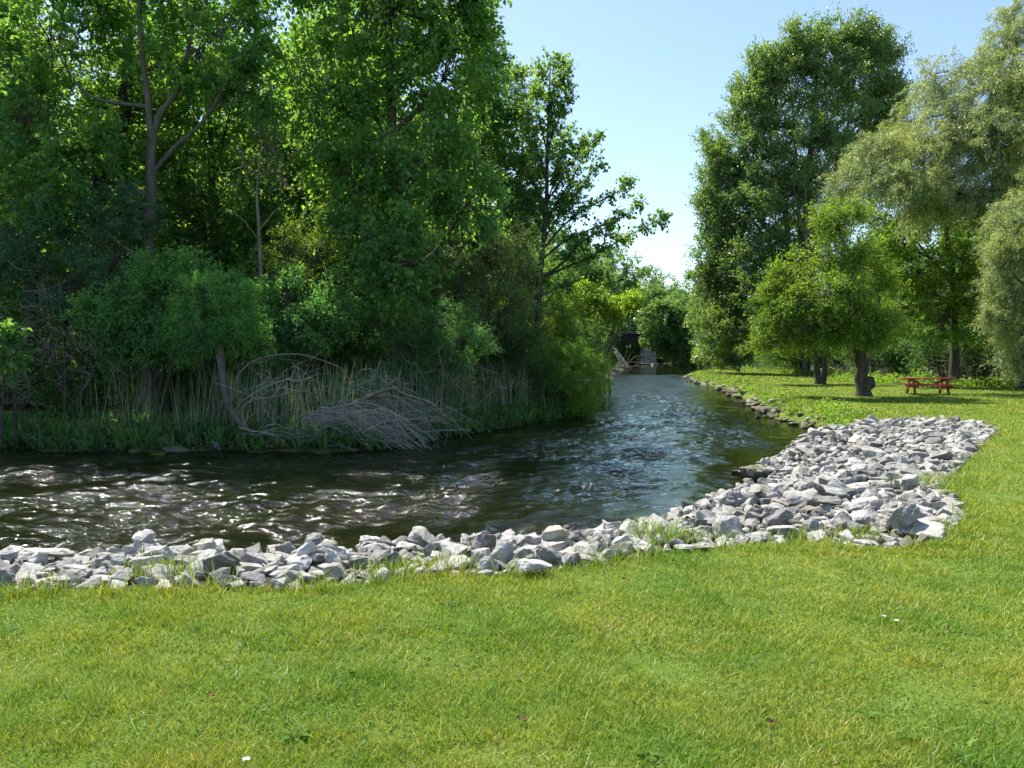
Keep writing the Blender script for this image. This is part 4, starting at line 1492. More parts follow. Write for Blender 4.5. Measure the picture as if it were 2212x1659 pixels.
def weed(x, y, r, n, lab, seed):
    g = np.random.default_rng(seed)
    c = atz(x, y, 0)
    c[2] = gz(c[0], c[1])
    mb = MB()
    for k in range(n):
        a = k * 2.4 + g.uniform(-.3, .3)
        d = np.array([math.cos(a), math.sin(a), g.uniform(.3, .9)])
        d /= np.linalg.norm(d)
        Lg = r * .62 * g.uniform(.5, 1.1)
        P = [c, c + d * Lg * .5, c + d * Lg + np.array([0, 0, -.25 * Lg])]
        P = smooth_path(P, 6)
        s = np.cross(d, [0, 0, 1]); s /= np.linalg.norm(s)
        w = Lg * .16 * np.array([.25, .8, 1.1, 1.0, .6, .05])
        V = np.concatenate([P - s * w[:, None] + np.array([0, 0, .004]), P, P + s * w[:, None] + np.array([0, 0, .004])])
        Q = [[i, i + 6, i + 7, i + 1] for i in range(5)] + [[i + 6, i + 12, i + 13, i + 7] for i in range(5)]
        mb.add(V, Q)
    tag(mb.build("plantain", M["weed"], None, True, c), lab, "weed")


weed(640, 1592, .15, 15, "broad leaved weed rosette in the lower left of the lawn, above the single daisy", 1)
weed(1960, 1590, .13, 14, "wide leaved plantain rosette in the lower right of the lawn", 2)
weed(1400, 1622, .12, 12, "low leafy weed near the bottom edge of the lawn, right of centre", 3)
weed(1850, 1452, .10, 9, "small pale leaved weed in the middle of the right lawn", 4)
weed(1075, 1362, .10, 8, "little weed with upright leaves just below the rock bank's middle", 5)
weed(2090, 1640, .13, 12, "dark green weed rosette in the bottom right corner of the lawn", 6)
weed(1880, 1540, .10, 9, "leafy weed sprig up and left of the wide plantain rosette", 7)
weed(2020, 1430, .09, 8, "small broad weed near the right edge of the lawn below the rocks", 8)


def dead_leaf(x, y, s, lab, seed):
    g = np.random.default_rng(seed)
    c = atz(x, y, 0.03)
    c[2] = gz(c[0], c[1]) + .03
    s *= .8
    mb = MB()
    n = 7
    u = np.linspace(-1, 1, n)
    V = []
    for i in range(n):
        for j in range(n):
            w = math.sqrt(max(0.02, 1 - u[i] ** 2)) * .62
            V.append((u[i] * s, u[j] * w * s, .35 * s * (u[j] ** 2) + .2 * s * math.sin(3 * u[i] + g.uniform(-.3, .3)) + g.normal(0, .05 * s)))
    V = np.array(V) @ (rot('z', g.uniform(0, 6.28)) @ rot('x', g.normal(0, .3))).T + c
    mb.add(V, [[i * n + j, i * n + j + 1, (i + 1) * n + j + 1, (i + 1) * n + j] for i in range(n - 1) for j in range(n - 1)])
    tag(mb.build("dead_leaf", M["dead_leaf"], None, True, c), lab, "dead leaf")


for k, (x, y, s, lab) in enumerate([(1128, 1545, .030, "curled pink brown dead leaf in the grass at the bottom centre"), (760, 1452, .024, "curled tan dead leaf left of centre in the lawn"),
                                    (457, 1492, .026, "dark brown dead leaf in the left part of the lawn"), (975, 1303, .026, "small brown leaf in the grass close under the rock bank, centre"),
                                    (1665, 1545, .028, "dark narrow dead leaf in the lawn right of the bottom centre"), (1350, 1245, .028, "pale buff dead leaf in the grass close under the rock bank, right of centre"),
                                    (1660, 1308, .024, "blackish curled leaf in the lawn below the flat lone rock"), (2050, 1348, .022, "blackish dead leaf near the right edge of the lawn"),
                                    (1245, 1265, .022, "tiny black leaf bit in the grass right of the white wedge rock"), (990, 1432, .02, "pale straw coloured leaf scrap in the centre of the lawn")]):
    dead_leaf(x, y, s, lab, 300 + k)


def daisy(x, y, lab):
    c = atz(x, y, .04)
    c[2] = gz(c[0], c[1])
    root = empty("daisy", c, lab, "flower")
    stem_, pet, ye = MB(), MB(), MB()
    top = c + np.array([.004, 0, .055])
    tubes(stem_, np.array([[c, (c + top) / 2, top]]), np.full((1, 3), .0012), 4)
    a = np.arange(12) * 2 * np.pi / 12
    D = np.stack([np.cos(a), np.sin(a), .2 + 0 * a], 1)
    leaves(pet, np.tile(top, (12, 1)), D, .017, "oval", 6)
    V = [top + np.array([0, 0, .004])] + [top + np.array([math.cos(q) * .004, math.sin(q) * .004, .001]) for q in a]
    ye.add(V, None, [[0, i + 1, (i + 1) % 12 + 1] for i in range(12)])
    stem_.build("stem", M["weed"], root, True, c)
    pet.build("petals", M["petal"], root, False, c)
    ye.build("flower_centre", M["yolk"], root, False, c)


daisy(530, 1645, "single white daisy in the grass at the bottom left of the photo")
daisy(1908, 1328, "white daisy in the right lawn, upper left of a pair")
daisy(1935, 1338, "white daisy in the right lawn, lower right of a pair")

# ------------------------------------------------------------------ right bank trees
Ym = 70
tree("silver_maple", "huge many stemmed silver maple towering over the right bank, its crown against the open sky", "tree",
     [stem(1735, Ym, [(1735, 600), (1745, 400), (1760, 200), (1770, 120)], [.45, .38, .26, .14, .04]),
      ([foot(1725, Ym), at(1715, 620, Ym), at(1690, 430, Ym), at(1660, 280, Ym), at(1650, 180, Ym)], [.38, .3, .2, .1, .03]),
      ([at(1738, 640, Ym), at(1780, 460, Ym), at(1830, 280, Ym), at(1850, 130, Ym)], [.3, .22, .14, .03]),
      ([at(1728, 660, Ym), at(1670, 540, Ym), at(1600, 440, Ym)], [.24, .16, .05]),
      ([at(1735, 600, Ym), at(1722, 420, Ym), at(1715, 260, Ym), at(1700, 150, Ym)], [.26, .18, .1, .03])],
     [L(1770, 150, 60, 50, 70, 30), L(1850, 130, 42, 46, 70, 22), L(1700, 165, 60, 60, 70, 34), L(1880, 190, 50, 60, 70, 26), L(1655, 250, 60, 70, 70, 38), L(1790, 240, 80, 70, 69, 44), L(1860, 270, 60, 70, 71, 26),
      L(1610, 340, 60, 70, 70, 38), L(1700, 330, 70, 70, 68, 36), L(1790, 360, 70, 60, 70, 26), L(1580, 440, 55, 60, 70, 36), L(1650, 460, 70, 60, 67, 40), L(1570, 530, 52, 55, 70, 34), L(1640, 560, 75, 55, 67, 44),
      L(1730, 470, 60, 60, 72, 22), L(1570, 610, 40, 45, 70, 26), L(1650, 650, 80, 50, 67, 44), L(1600, 700, 70, 40, 67, 36), L(1730, 620, 60, 70, 72, 22), L(1540, 745, 30, 32, 73, 18), L(1590, 760, 50, 28, 69, 22), L(1840, 400, 60, 60, 72, 22), L(1760, 560, 60, 60, 74, 20), L(1560, 690, 40, 50, 72, 24), L(1700, 560, 60, 60, 67, 30), L(1680, 720, 60, 40, 69, 26), L(1540, 640, 26, 40, 70, 14), L(1800, 480, 50, 50, 68, 24), L(1740, 390, 60, 50, 67, 28), L(1760, 300, 60, 50, 67, 26), L(1830, 190, 40, 50, 68, 18), L(1548, 440, 34, 60, 70, 24), L(1536, 540, 32, 60, 70, 24), L(1532, 620, 28, 45, 70, 20), L(1905, 240, 42, 60, 70, 26), L(1925, 310, 40, 50, 70, 22), L(1880, 350, 60, 50, 69, 28), L(1560, 380, 34, 40, 70, 18), L(1620, 210, 34, 40, 70, 16), L(1730, 110, 34, 36, 70, 14), L(1810, 85, 30, 34, 70, 14), L(1700, 430, 60, 50, 66, 26), L(1620, 610, 60, 50, 66, 28), L(1652, 150, 44, 48, 70, 26), L(1612, 235, 48, 56, 70, 28), L(1572, 325, 46, 56, 70, 26), L(1550, 400, 40, 56, 70, 24), L(1705, 112, 30, 46, 70, 16), L(1895, 125, 36, 52, 70, 20), L(1925, 205, 30, 60, 70, 20), L(1838, 72, 22, 36, 70, 10), L(1870, 90, 20, 34, 70, 10), L(1760, 88, 22, 38, 70, 10), L(1550, 690, 45, 40, 70, 24), L(1660, 380, 60, 60, 68, 26), L(1632, 157, 11, 34, 70, 5), L(1662, 137, 11, 34, 70, 5), L(1690, 127, 11, 34, 70, 5), L(1722, 117, 11, 34, 70, 5), L(1752, 102, 11, 34, 70, 5), L(1790, 104, 11, 34, 70, 5), L(1815, 90, 11, 34, 70, 5), L(1842, 84, 11, 34, 70, 5), L(1868, 97, 11, 34, 70, 5), L(1896, 117, 11, 34, 70, 5), L(1922, 152, 11, 34, 70, 5), L(1940, 202, 11, 34, 70, 5), L(1600, 212, 11, 34, 70, 5), L(1572, 272, 11, 34, 70, 5), L(1548, 342, 11, 34, 70, 5), L(1530, 422, 11, 34, 70, 5)],
     None, M["silver"], M["bark_dark"], seed=21, size=.18, bough=.4, shape="broad", S=6, m=13, ls=1.25, dirbias=(0.1, 0, .9), droop=.0, up=.5, limb_r=.45, twigs=False)
Yw = 41
tree("weeping_willow", "big olive green willow at the upper right with feathery drooping foliage", "tree",
     [stem(2230, Yw, [(2225, 620), (2215, 460), (2190, 330), (2150, 200)], [.5, .42, .35, .22, .08]),
      ([at(2215, 470, Yw), at(2140, 430, Yw), at(2050, 420, Yw), at(1930, 400, Yw)], [.22, .17, .1, .04]),
      ([at(2190, 330, Yw), at(2120, 300, Yw), at(2060, 250, Yw), at(2030, 190, Yw)], [.2, .14, .08, .03]),
      ([at(2150, 200, Yw), at(2170, 110, Yw), at(2200, 40, Yw)], [.08, .05, .01])],
     [L(2020, 160, 55, 45, 41, 18), L(2130, 190, 80, 70, 41, 48), L(2190, 110, 55, 50, 41, 26), L(2060, 270, 80, 60, 40, 44), L(2170, 300, 80, 80, 39, 54), L(1920, 330, 75, 40, 40, 40), L(1860, 390, 50, 35, 40, 20),
      L(1990, 370, 70, 45, 39, 36), L(2080, 420, 90, 50, 39, 48), L(2190, 440, 60, 60, 38, 36), L(2010, 450, 70, 30, 40, 24), L(2260, 250, 90, 130, 41, 50), L(2280, 450, 80, 90, 40, 36), L(1980, 260, 35, 50, 42, 14), L(2190, 60, 40, 40, 41, 18), L(2140, 300, 90, 60, 38, 40), L(1950, 400, 70, 30, 38, 26), L(2210, 180, 60, 60, 38, 30)],
     None, M["willow"], M["bark_dark"], seed=22, size=.17, shape="narrow", S=5, m=24, ls=.95, dirbias=(-.15, 0, .0), droop=.5, hang=.55, up=.4, limb_r=.4, jit=.07)
tree("willow_clump", "pale willow hanging in at the right edge of the photo, before the thicket", "tree",
     [stem(2290, 31, [(2270, 650), (2240, 560)], [.18, .12, .05])],
     [L(2200, 500, 30, 40, 31, 14), L(2215, 560, 55, 50, 31, 30), L(2200, 650, 50, 50, 31, 30), L(2215, 720, 55, 35, 31, 26), L(2270, 620, 80, 90, 31, 40), L(2170, 560, 30, 40, 31, 12), L(2160, 690, 25, 30, 31, 10), L(2195, 465, 45, 36, 32, 22), L(2225, 430, 45, 50, 33, 24), L(2150, 500, 30, 40, 34, 12), L(2150, 610, 26, 36, 32, 12), L(2215, 770, 45, 26, 31, 16)],
     None, M["willow"], M["bark_dark"], seed=23, size=.12, shape="narrow", S=5, m=20, ls=.6, droop=.4, hang=.4)
tree("yellow_green_maple", "yellow green tree with a dark upright trunk behind the picnic table", "tree",
     [stem(2062, 45, [(2060, 640), (2050, 540), (2035, 440), (2030, 350)], [.24, .2, .16, .1, .04]),
      ([at(2060, 680, 45), at(2085, 560, 45), at(2100, 440, 45)], [.14, .1, .03])],
     [L(1960, 500, 55, 55, 44, 26), L(1985, 590, 55, 50, 44, 26), L(2045, 470, 70, 50, 46, 28), L(2130, 540, 55, 60, 44, 28), L(2110, 620, 60, 50, 43, 26), L(1950, 660, 60, 45, 44, 26), L(2040, 690, 80, 40, 43, 32), L(2140, 700, 60, 40, 43, 24), L(2180, 640, 40, 60, 44, 18), L(1960, 430, 45, 45, 45, 16), L(1900, 560, 40, 50, 46, 20), L(1930, 640, 45, 40, 45, 20), L(2080, 560, 50, 40, 43, 22), L(1900, 470, 40, 40, 46, 16), L(2160, 480, 50, 50, 45, 20)],
     None, M["apple"], M["bark_dark"], seed=24, size=.14, shape="broad", S=5, m=9, ls=.75, droop=.2)


def burl_tree():
    Y = 34.0
    b = foot(1866, Y)
    t = tree("burl_tree", "broad yellow green tree with a burl on its thick trunk, left of the picnic table", "tree",
             [([b, at(1860, 800, Y), at(1852, 755, Y), at(1845, 690, Y), at(1840, 600, Y)], [.27, .27, .30, .24, .11]),
              ([at(1855, 770, Y), at(1885, 700, Y), at(1900, 640, Y)], [.2, .16, .06]),
              ([at(1850, 740, Y), at(1800, 680, Y), at(1740, 640, Y)], [.18, .12, .05]),
              ([at(1845, 690, Y), at(1825, 560, Y), at(1815, 480, Y)], [.12, .09, .03])],
             [L(1810, 490, 50, 45, 34, 30), L(1790, 550, 70, 45, 34, 34), L(1850, 570, 60, 55, 34.5, 30), L(1720, 605, 52, 30, 33.5, 24), L(1790, 640, 60, 36, 32.3, 30), L(1870, 640, 55, 50, 34.8, 28), L(1740, 660, 46, 26, 32.6, 18), L(1850, 680, 44, 26, 32, 18),
              L(1700, 670, 55, 40, 34, 28), L(1760, 710, 80, 38, 33, 38), L(1860, 705, 60, 35, 32.5, 28), L(1690, 735, 60, 25, 34, 24), L(1920, 700, 45, 40, 35.5, 20), L(1810, 728, 60, 18, 33.5, 16), L(1885, 718, 50, 25, 33, 24), L(1925, 715, 34, 18, 34, 14), L(1845, 708, 50, 30, 32.6, 16), L(1655, 690, 22, 14, 33.5, 8), L(1670, 640, 20, 14, 33.6, 8)],
             None, M["apple"], M["bark_dark"], seed=25, size=.115, shape="oval", S=6, m=9, ls=.66, bough=.62, jit=.09, droop=.1, dirbias=(0, 0, .3), base=b)
    g = np.random.default_rng(26)
    mb = MB()
    c = at(1874, 829, Y - .18)
    th = np.linspace(0, 2 * np.pi, 22, endpoint=False)
    ph = np.linspace(0, np.pi, 13)
    V = np.array([[math.sin(p) * math.cos(a), math.sin(p) * math.sin(a), math.cos(p)] for p in ph for a in th])
    lump = 1 + .16 * np.sin(5 * V[:, 0] + 2) * np.sin(6 * V[:, 2]) + .1 * np.sin(11 * V[:, 1]) * np.sin(9 * V[:, 2] + 1) + .05 * np.sin(17 * V[:, 0] + 13 * V[:, 2])
    V = V * lump[:, None] * np.array([.30, .28, .33]) + c
    mb.add(V, [[i * 22 + j, i * 22 + (j + 1) % 22, (i + 1) * 22 + (j + 1) % 22, (i + 1) * 22 + j] for i in range(12) for j in range(22)])
    mb.build("burl", M["bark_dark"], t, True, b)


burl_tree()
tree("twin_stemmed_tree", "smaller yellow green tree with two close stems, left of and behind the burl tree", "tree",
     [stem(1768, 47, [(1764, 780), (1755, 720), (1745, 660)], [.19, .16, .13, .05]),
      ([foot(1778, 47), at(1782, 780, 47), at(1790, 720, 47), at(1800, 650, 47)], [.18, .15, .11, .04])],
     [L(1700, 700, 60, 35, 47, 24), L(1760, 690, 60, 50, 47, 28), L(1690, 750, 70, 25, 46, 24), L(1800, 740, 60, 30, 47, 20), L(1640, 735, 50, 22, 46, 14)],
     None, M["apple"], M["bark_dark"], seed=27, size=.13, shape="oval", S=5, m=9, ls=.7)
tree("dead_standing_tree", "pale bare dead tree with thin forking stems in front of the silver maple", "dead tree",
     [stem(1742, 64, [(1742, 600), (1742, 480), (1738, 360)], [.12, .1, .06, .01]), ([at(1742, 520, 64), at(1720, 440, 64), at(1712, 380, 64)], [.05, .03, .008]),
      ([at(1742, 500, 64), at(1762, 420, 64), at(1768, 390, 64)], [.05, .03, .008]), ([at(1742, 560, 64), at(1700, 520, 64), at(1660, 470, 64)], [.04, .02, .006]),
      ([at(1742, 540, 64), at(1780, 500, 64), at(1800, 450, 64)], [.04, .02, .006])],
     [L(1735, 430, 30, 30, 64, 2)], None, M["silver"], M["deadwood"], seed=28, size=.1, S=2, m=2, ls=.5, limb_r=.15)

# thicket along the back of the lawn
thl = "tangled dark shrub of the thicket along the back of the lawn"
for k, (x, y0, Y, rx, ry) in enumerate([(1560, 755, 92, 50, 24), (1620, 755, 88, 60, 26), (1700, 755, 78, 70, 32), (1800, 745, 64, 70, 42), (1890, 745, 54, 60, 42), (1960, 740, 51, 60, 44),
                                        (2030, 745, 48, 60, 42), (2100, 745, 47, 60, 42), (2170, 740, 46, 60, 48), (2240, 730, 45, 70, 60), (2330, 720, 44, 80, 70), (1850, 650, 55, 80, 60), (1960, 620, 54, 80, 60), (2080, 600, 53, 80, 60), (2180, 590, 52, 80, 60)]):
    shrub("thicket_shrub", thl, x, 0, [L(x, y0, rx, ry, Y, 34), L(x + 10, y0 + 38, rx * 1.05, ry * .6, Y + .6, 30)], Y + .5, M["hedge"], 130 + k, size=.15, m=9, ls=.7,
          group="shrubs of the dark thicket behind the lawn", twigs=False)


def thicket_twigs():
    for k, (x, lab) in enumerate([(1690, "tangle of bare stems at the thicket's foot, left of the twin stemmed tree"), (1900, "tangle of bare stems in the thicket just right of the burl tree"),
                                  (2100, "brown hanging tangle of dead vines in the thicket behind the picnic table"), (2190, "bare leaning stems in the dark thicket at the right edge")]):
        Y = [75, 52, 46.5, 44][k]
        bare_twigs("bare_brush", lab, [(x - 40, 790, 35, 18), (x + 30, 780, 35, 18)], Y, 70 if k != 2 else 110, 140 + k, mat="deadwood" if k == 2 else "bark_grey", ln=1.6)


thicket_twigs()


def low_weeds():
    g = np.random.default_rng(150)
    mb = MB()
    n = 5200
    u = g.uniform(0, 1, n)
    pts = THICK_EDGE
    t = np.interp(u, np.linspace(0, 1, 8), np.arange(8))
    i = np.minimum(t.astype(int), 6)
    f = (t - i)[:, None]
    P = pts[i] * (1 - f) + pts[i + 1] * f + g.normal(0, .55, (n, 2)) + np.array([.3, .4])
    z = land(P[:, 0], P[:, 1])[0]
    h = g.uniform(.1, .75, n) * (.7 + .5 * wob(P[:, 0], P[:, 1], 2.5, 9))
    for k in range(6):
        C = np.column_stack([P + g.normal(0, .12, P.shape), z + h * g.uniform(.2, 1, n)])
        leaves(mb, C, g.normal(0, 1, C.shape), .14, "broad", 1.2, .1, g)
    tag(mb.build("nettles", M["apple"]), "knee high leafy weeds growing along the foot of the thicket behind the lawn", "weeds", kind="stuff")
    # tufts on the right river bank
    mb = MB()
    R = RIGHT[13:22]
    n = 2600
    i = g.integers(0, 8, n)
    f = g.uniform(0, 1, n)[:, None]
    P = R[i] * (1 - f) + R[i + 1] * f + np.abs(g.normal(0, .5, (n, 2))) * np.array([1, .3]) + np.array([.25, 0])
    P = P[(wob(P[:, 0], P[:, 1], 2.5, 19) > 0.0) & ~inside(P[:, 0], P[:, 1], WATERPOLY) & ~inside(P[:, 0], P[:, 1], ROCKPOLY)]
    z = land(P[:, 0], P[:, 1])[0]
    for k in range(4):
        C = np.column_stack([P + g.normal(0, .08, P.shape), z + g.uniform(.03, .3, len(P))])
        leaves(mb, C, g.normal(0, 1, C.shape), .09, "broad", 1.2, .1, g)
    tag(mb.build("shore_weeds", M["apple"]), "clumps of leafy weeds along the water's edge of the right grassy bank", "weeds", kind="stuff")


low_weeds()

# ------------------------------------------------------------------ picnic table, bench, birdhouse, sign
M["red"] = plain_mat("weathered_red_paint", (.17, .02, .016), (.33, .07, .05), 5, rough=.6, bump=.3)
M["bench_metal"] = plain_mat("dark_bench_metal", (.02, .018, .016), (.05, .042, .035), 20, rough=.5)
M["tan_wood"] = plain_mat("tan_wood", (.30, .2, .12), (.42, .3, .18), 12)
M["pale_roof"] = plain_mat("pale_roof", (.55, .52, .48), (.68, .65, .6), 12)
M["sign"] = plain_mat("pale_sign", (.42, .36, .27), (.5, .45, .36), 15)
M["post"] = plain_mat("dark_post", (.03, .03, .028), (.06, .055, .05), 15)


def picnic_table():
    c = atz(2264.6 * .8848, 962 * .8848, -.31)
    c[2] = gz(c[0], c[1])
    root = empty("picnic_table", c, "red wooden picnic table with attached benches on the lawn", "picnic table")
    root.rotation_euler = (0, 0, math.radians(-9))
    L_ = 2.42

    def plank(name, y, z, w, t, n, gap=.012, par=root, ln=L_):
        mb = MB()
        for k in range(n):
            yy = y + (k - (n - 1) / 2) * (w + gap)
            box(mb, (rng.uniform(-.015, .015), yy, z), (ln, w, t * 1.2))
        o = mb.build(name, M["red"], par)
        bv = o.modifiers.new("bevel", 'BEVEL'); bv.width = .005; bv.segments = 1
        return o
    plank("table_top", 0, .735, .135, .04, 5)
    plank("seat", -.68, .445, .125, .04, 2)
    plank("seat", .68, .445, .125, .04, 2)
    for sx in (-.72, .72):
        for sy in (-1, 1):
            mb = MB()
            a = math.atan2(.40, .70)
            box(mb, (sx, sy * .40, .355), (.06, .15, .80), rot('x', sy * a * .75))
            o = mb.build("leg", M["red"], root)
        mb = MB()
        box(mb, (sx + .047, 0, .385), (.05, 1.56, .14))
        mb.build("seat_support", M["red"], root)
        mb = MB()
        box(mb, (sx + .047, 0, .67), (.05, .66, .12))
        mb.build("top_support", M["red"], root)
        mb = MB()
        s = -1 if sx > 0 else 1
        box(mb, (sx + s * .27, 0, .545), (.62, .04, .085), rot('y', s * .62))
        mb.build("brace", M["red"], root)


def park_bench():
    c = atz(730 / PX, 374.8 / PX, -.33)
    c[2] = gz(c[0], c[1])
    root = empty("park_bench", c, "dark metal park bench with slanted back slats, facing the river near the calm pool", "bench")
    root.rotation_euler = (0, 0, math.radians(165))
    w = 1.55
    fr = MB()
    for x in (-w / 2, w / 2):
        P = smooth_path([(x, -.30, 0), (x, -.26, .25), (x, -.24, .42)], 6)
        P2 = smooth_path([(x, .30, 0), (x, .24, .25), (x, .20, .42), (x, .26, .62), (x, .34, .86)], 10)
        P3 = smooth_path([(x, -.24, .42), (x, -.27, .60), (x, -.1, .66), (x, .26, .64)], 8)
        f = MB()
        for Pp in (P, P2, P3):
            tubes(f, Pp[None], np.full((1, len(Pp)), .032), 6)
        tubes(f, np.array([[(x, -.24, .42), (x, 0, .41), (x, .2, .42)]]), np.full((1, 3), .022), 6)
        f.build("end_frame", M["bench_metal"], root, True)
    seat = MB()
    for k in range(8):
        box(seat, (0, -.22 + k * .058, .44 + .012 * abs(k - 3.5) / 3.5), (w, .05, .03))
    seat.build("seat", M["bench_metal"], root)
    back = MB()
    tubes(back, np.array([[(-w / 2, .335, .85), (0, .335, .87), (w / 2, .335, .85)]]), np.full((1, 3), .022), 6)
    tubes(back, np.array([[(-w / 2, .22, .50), (0, .22, .50), (w / 2, .22, .50)]]), np.full((1, 3), .018), 6)
    for k in range(17):
        x = -w / 2 + .08 + k * (w - .16) / 16
        s = .08 if x < 0 else -.08
        tubes(back, np.array([[(x - s, .225, .5), (x, .27, .68), (x + s, .335, .855)]]), np.full((1, 3), .022), 5)
    back.build("backrest", M["bench_metal"], root, True)


def birdhouse():
    c = np.array([16.75, 70.0, 0])
    c[2] = gz(c[0], c[1])
    up = -.33 - c[2]
    root = empty("birdhouse", c, "small wooden birdhouse with a slanted pale roof on a thin post by the water", "birdhouse")
    o = MB(); tubes(o, np.array([[(0, 0, -.2), (0, 0, .6), (0, 0, 1.15 + up)]]), np.full((1, 3), .022), 6); o.build("post", M["post"], root, True)
    o = MB(); box(o, (0, 0, 1.33 + up), (.24, .24, .38)); b = o.build("nest_box", M["tan_wood"], root)
    o = MB()
    th = np.linspace(0, 2 * np.pi, 12, endpoint=False)
    V = [(0, -.123, 1.4 + up)] + [(.025 * math.cos(a), -.123, 1.4 + up + .025 * math.sin(a)) for a in th]
    o.add(V, None, [[0, i + 1, (i + 1) % 12 + 1] for i in range(12)])
    o.build("entrance_hole", M["post"], b)
    o = MB(); box(o, (.01, 0, 1.56 + up), (.34, .36, .04), rot('y', -.6)); o.build("roof", M["pale_roof"], root)


def small_sign():
    c = at(1739, 789, 66)
    root = empty("small_sign", (c[0], c[1], gz(c[0], c[1])), "small pale tan sign in the dark thicket behind the twin stemmed tree", "sign")
    z0 = root.location[2]
    o = MB(); box(o, (0, 0, c[2] - z0), (.38, .02, .52)); o.build("sign_panel", M["sign"], root)
    o = MB(); tubes(o, np.array([[(0, .03, -.1), (0, .03, .5), (0, .03, c[2] - z0 + .2)]]), np.full((1, 3), .02), 6); o.build("post", M["post"], root, True)


picnic_table(); park_bench(); birdhouse(); small_sign()

# ------------------------------------------------------------------ railway bridge
M["girder"] = plain_mat("rusty_dark_steel", (.02, .014, .018), (.045, .025, .028), 1.2, rough=.6)
M["tie"] = plain_mat("railway_tie_wood", (.07, .06, .05), (.13, .115, .1), 3)
M["concrete"] = plain_mat("old_concrete", (.26, .23, .185), (.42, .38, .31), .9, rough=.9, bump=.6)


def bridge():
    Y = 168
    root = empty("railway_bridge", (28, Y, WZ), "dark railway girder bridge crossing the river in the distance on pale concrete supports", "bridge")
    def rel(v): return (v[0] - 28, v[1] - Y, v[2] - WZ)
    for yy in (Y - 1.0, Y + 1.0):
        m = MB()
        box(m, rel((27, yy, 4.55)), (24, .12, 2.0))
        for z in (3.58, 5.52):
            box(m, rel((27, yy, z)), (24, .45, .08))
        for k in range(17):
            box(m, rel((15.5 + k * 1.45, yy - .12, 4.55)), (.12, .2, 1.82))
        m.build("girder", M["girder"], root)
    for k in range(44):
        m = MB()
        box(m, rel((15.6 + k * .54, Y, 5.68)), (.26, 3.6, .22))
        m.build("tie", M["tie"], root)
    m = MB()
    for yy in (Y - .72, Y + .72):
        box(m, rel((27, yy, 5.87)), (24, .09, .15))
    box(m, rel((27, Y - 1.72, 5.83)), (24, .16, .06))
    m.build("rail", M["tie"], root)
    m = MB()   # pier
    x0, x1 = 28.6 - .1, 31.0
    V = np.array([(x0 - .15, Y - 3.2, WZ - .6), (x1 + .1, Y - 3.2, WZ - .6), (x1 + .1, Y + 3, WZ - .6), (x0 - .15, Y + 3, WZ - .6), (x0 + .1, Y - 2.6, 3.5), (x1 - .1, Y - 2.6, 3.5), (x1 - .1, Y + 2.6, 3.5), (x0 + .1, Y + 2.6, 3.5)])
    m.add([rel(v) for v in V], [[0, 1, 5, 4], [1, 2, 6, 5], [2, 3, 7, 6], [3, 0, 4, 7], [4, 5, 6, 7]])
    o = m.build("pier", M["concrete"], root)
    m = MB()   # left abutment with a sloping wing wall
    box(m, rel((19.0, Y, 1.2)), (5.0, 5.0, 4.6))
    V = np.array([(21.55, Y - 2.5, 3.0), (22.2, Y - 6, 2.2), (24.3, Y - 9, -1.3), (21.55, Y - 2.5, -1.6), (22.9, Y - 8, -1.5), (21.05, Y - 2.5, 3.0), (21.7, Y - 6, 2.2), (23.8, Y - 9, -1.3)])
    m.add([rel(v) for v in V], [[0, 3, 4, 1], [5, 0, 1, 6], [6, 1, 2, 7]], [[1, 4, 2]])
    m.build("abutment", M["concrete"], root)


bridge()
shrub("pool_bush", "big rounded grey green bush hanging over the bridge pier and the calm pool", 1440, 0,
      [L(1408, 738, 20, 12, 150, 16), L(1430, 700, 45, 36, 150, 60), L(1475, 700, 35, 36, 150, 44), L(1440, 733, 40, 20, 150, 44), L(1480, 745, 38, 34, 151, 44), L(1470, 768, 30, 16, 150, 26), L(1440, 670, 30, 25, 150, 26), L(1500, 765, 25, 22, 150, 20)],
      150, M["far"], 160, size=.42, shape="broad", m=8, ls=1.3, twigs=False)
shrub("shore_bush", "low bright bush at the water's edge behind the birdhouse", 1530, 0,
      [L(1530, 768, 30, 18, 92, 26), L(1560, 765, 25, 20, 88, 20)], 92, M["apple"], 161, size=.25, shape="broad", m=8, ls=.8, twigs=False)


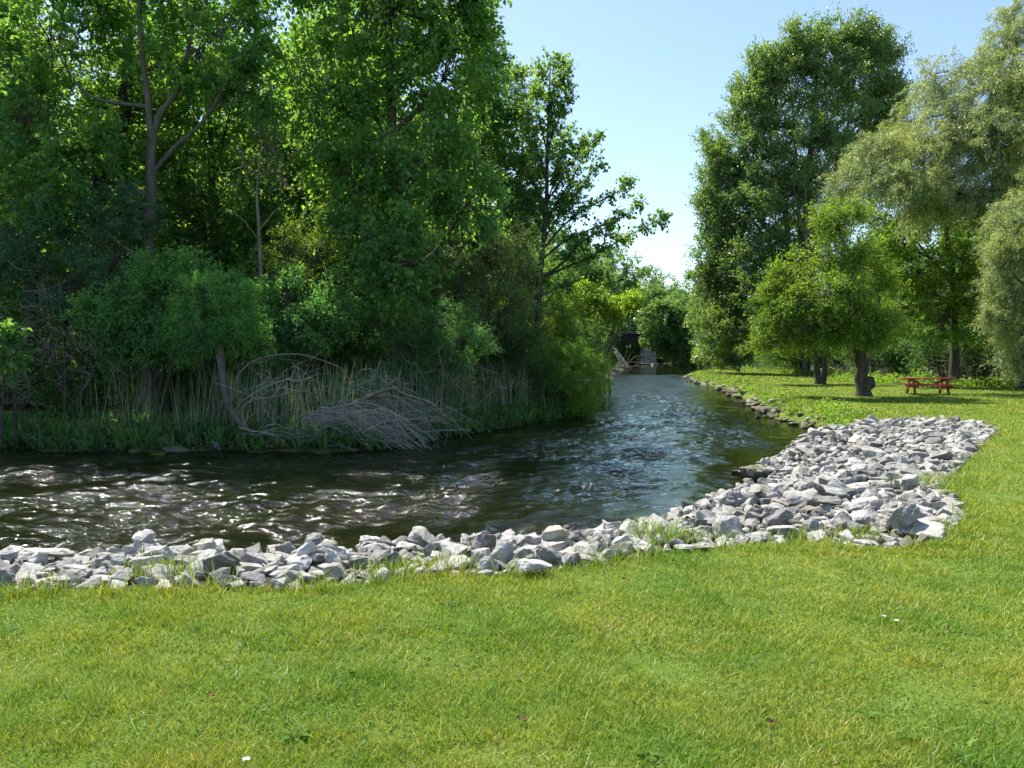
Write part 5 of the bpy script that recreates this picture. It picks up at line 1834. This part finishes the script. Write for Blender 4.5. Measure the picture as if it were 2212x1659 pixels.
def driftwood():
    g = np.random.default_rng(170)
    root = empty("driftwood_snag", atz(1360, 795, WZ), "pale snag of dead branches arching out of the calm pool below the bridge", "dead branches")
    org = np.array(root.location)
    Y = org[1]
    for k, pts in enumerate([[(1318, 800), (1345, 795), (1370, 790), (1400, 778)], [(1330, 798), (1345, 780), (1352, 765)], [(1340, 797), (1352, 785), (1362, 765)], [(1345, 796), (1370, 772), (1395, 768), (1408, 778)],
                             [(1355, 793), (1375, 800), (1390, 806)], [(1370, 790), (1390, 796), (1402, 802)], [(1325, 800), (1332, 785), (1345, 772)], [(1330, 800), (1350, 802), (1368, 803)]]):
        mb = MB()
        P = smooth_path([at(a, b, Y) for a, b in pts], 12)
        P[1:-1] += g.normal(0, .05, (10, 3))
        P[:, 2] = np.maximum(P[:, 2], WZ - .1)
        tubes(mb, P[None], np.linspace(.12 if k == 0 else .07, .03, 12)[None], 6)
        mb.build("branch", M["deadwood"], root, True, org)


driftwood()


def drift_logs():
    for k, (x0, x1, y, Y, r, lab) in enumerate([(1385, 1425, 777, 158, .14, "long pale log lying at the foot of the bridge pier"), (1438, 1490, 786, 150, .09, "thin pale log along the far shore of the pool, right of the pier"), (1360, 1400, 768, 160, .1, "dark weathered log behind the snag, left of the pier")]):
        mb = MB()
        a, b = at(x0, y, Y), at(x1, y + 2, Y)
        a[2] = b[2] = WZ + .1 + (.35 if k == 2 else 0)
        P = smooth_path([a, (a + b) / 2 + np.array([0, 0, .05]), b], 6)
        tubes(mb, P[None], np.full((1, 6), r) * np.linspace(1.2, .7, 6)[None], 7)
        tag(mb.build("log", M["deadwood"], None, True, a), lab, "log")
    for x, s in [(1415, .8), (1450, .55), (1462, .5)]:
        p = at(x, 0, 152); p[2] = WZ + .1
        rock_obj(PROTO[x % 14], p, s, x, 0, 0, {1415: "grey stone at the waterline touching the right side of the bridge pier", 1450: "small pale stone on the far pool shore, left of two", 1462: "small pale stone on the far pool shore, right of two"}[x], name="shore_rock", stretch=(1.2, .9, .7))


drift_logs()
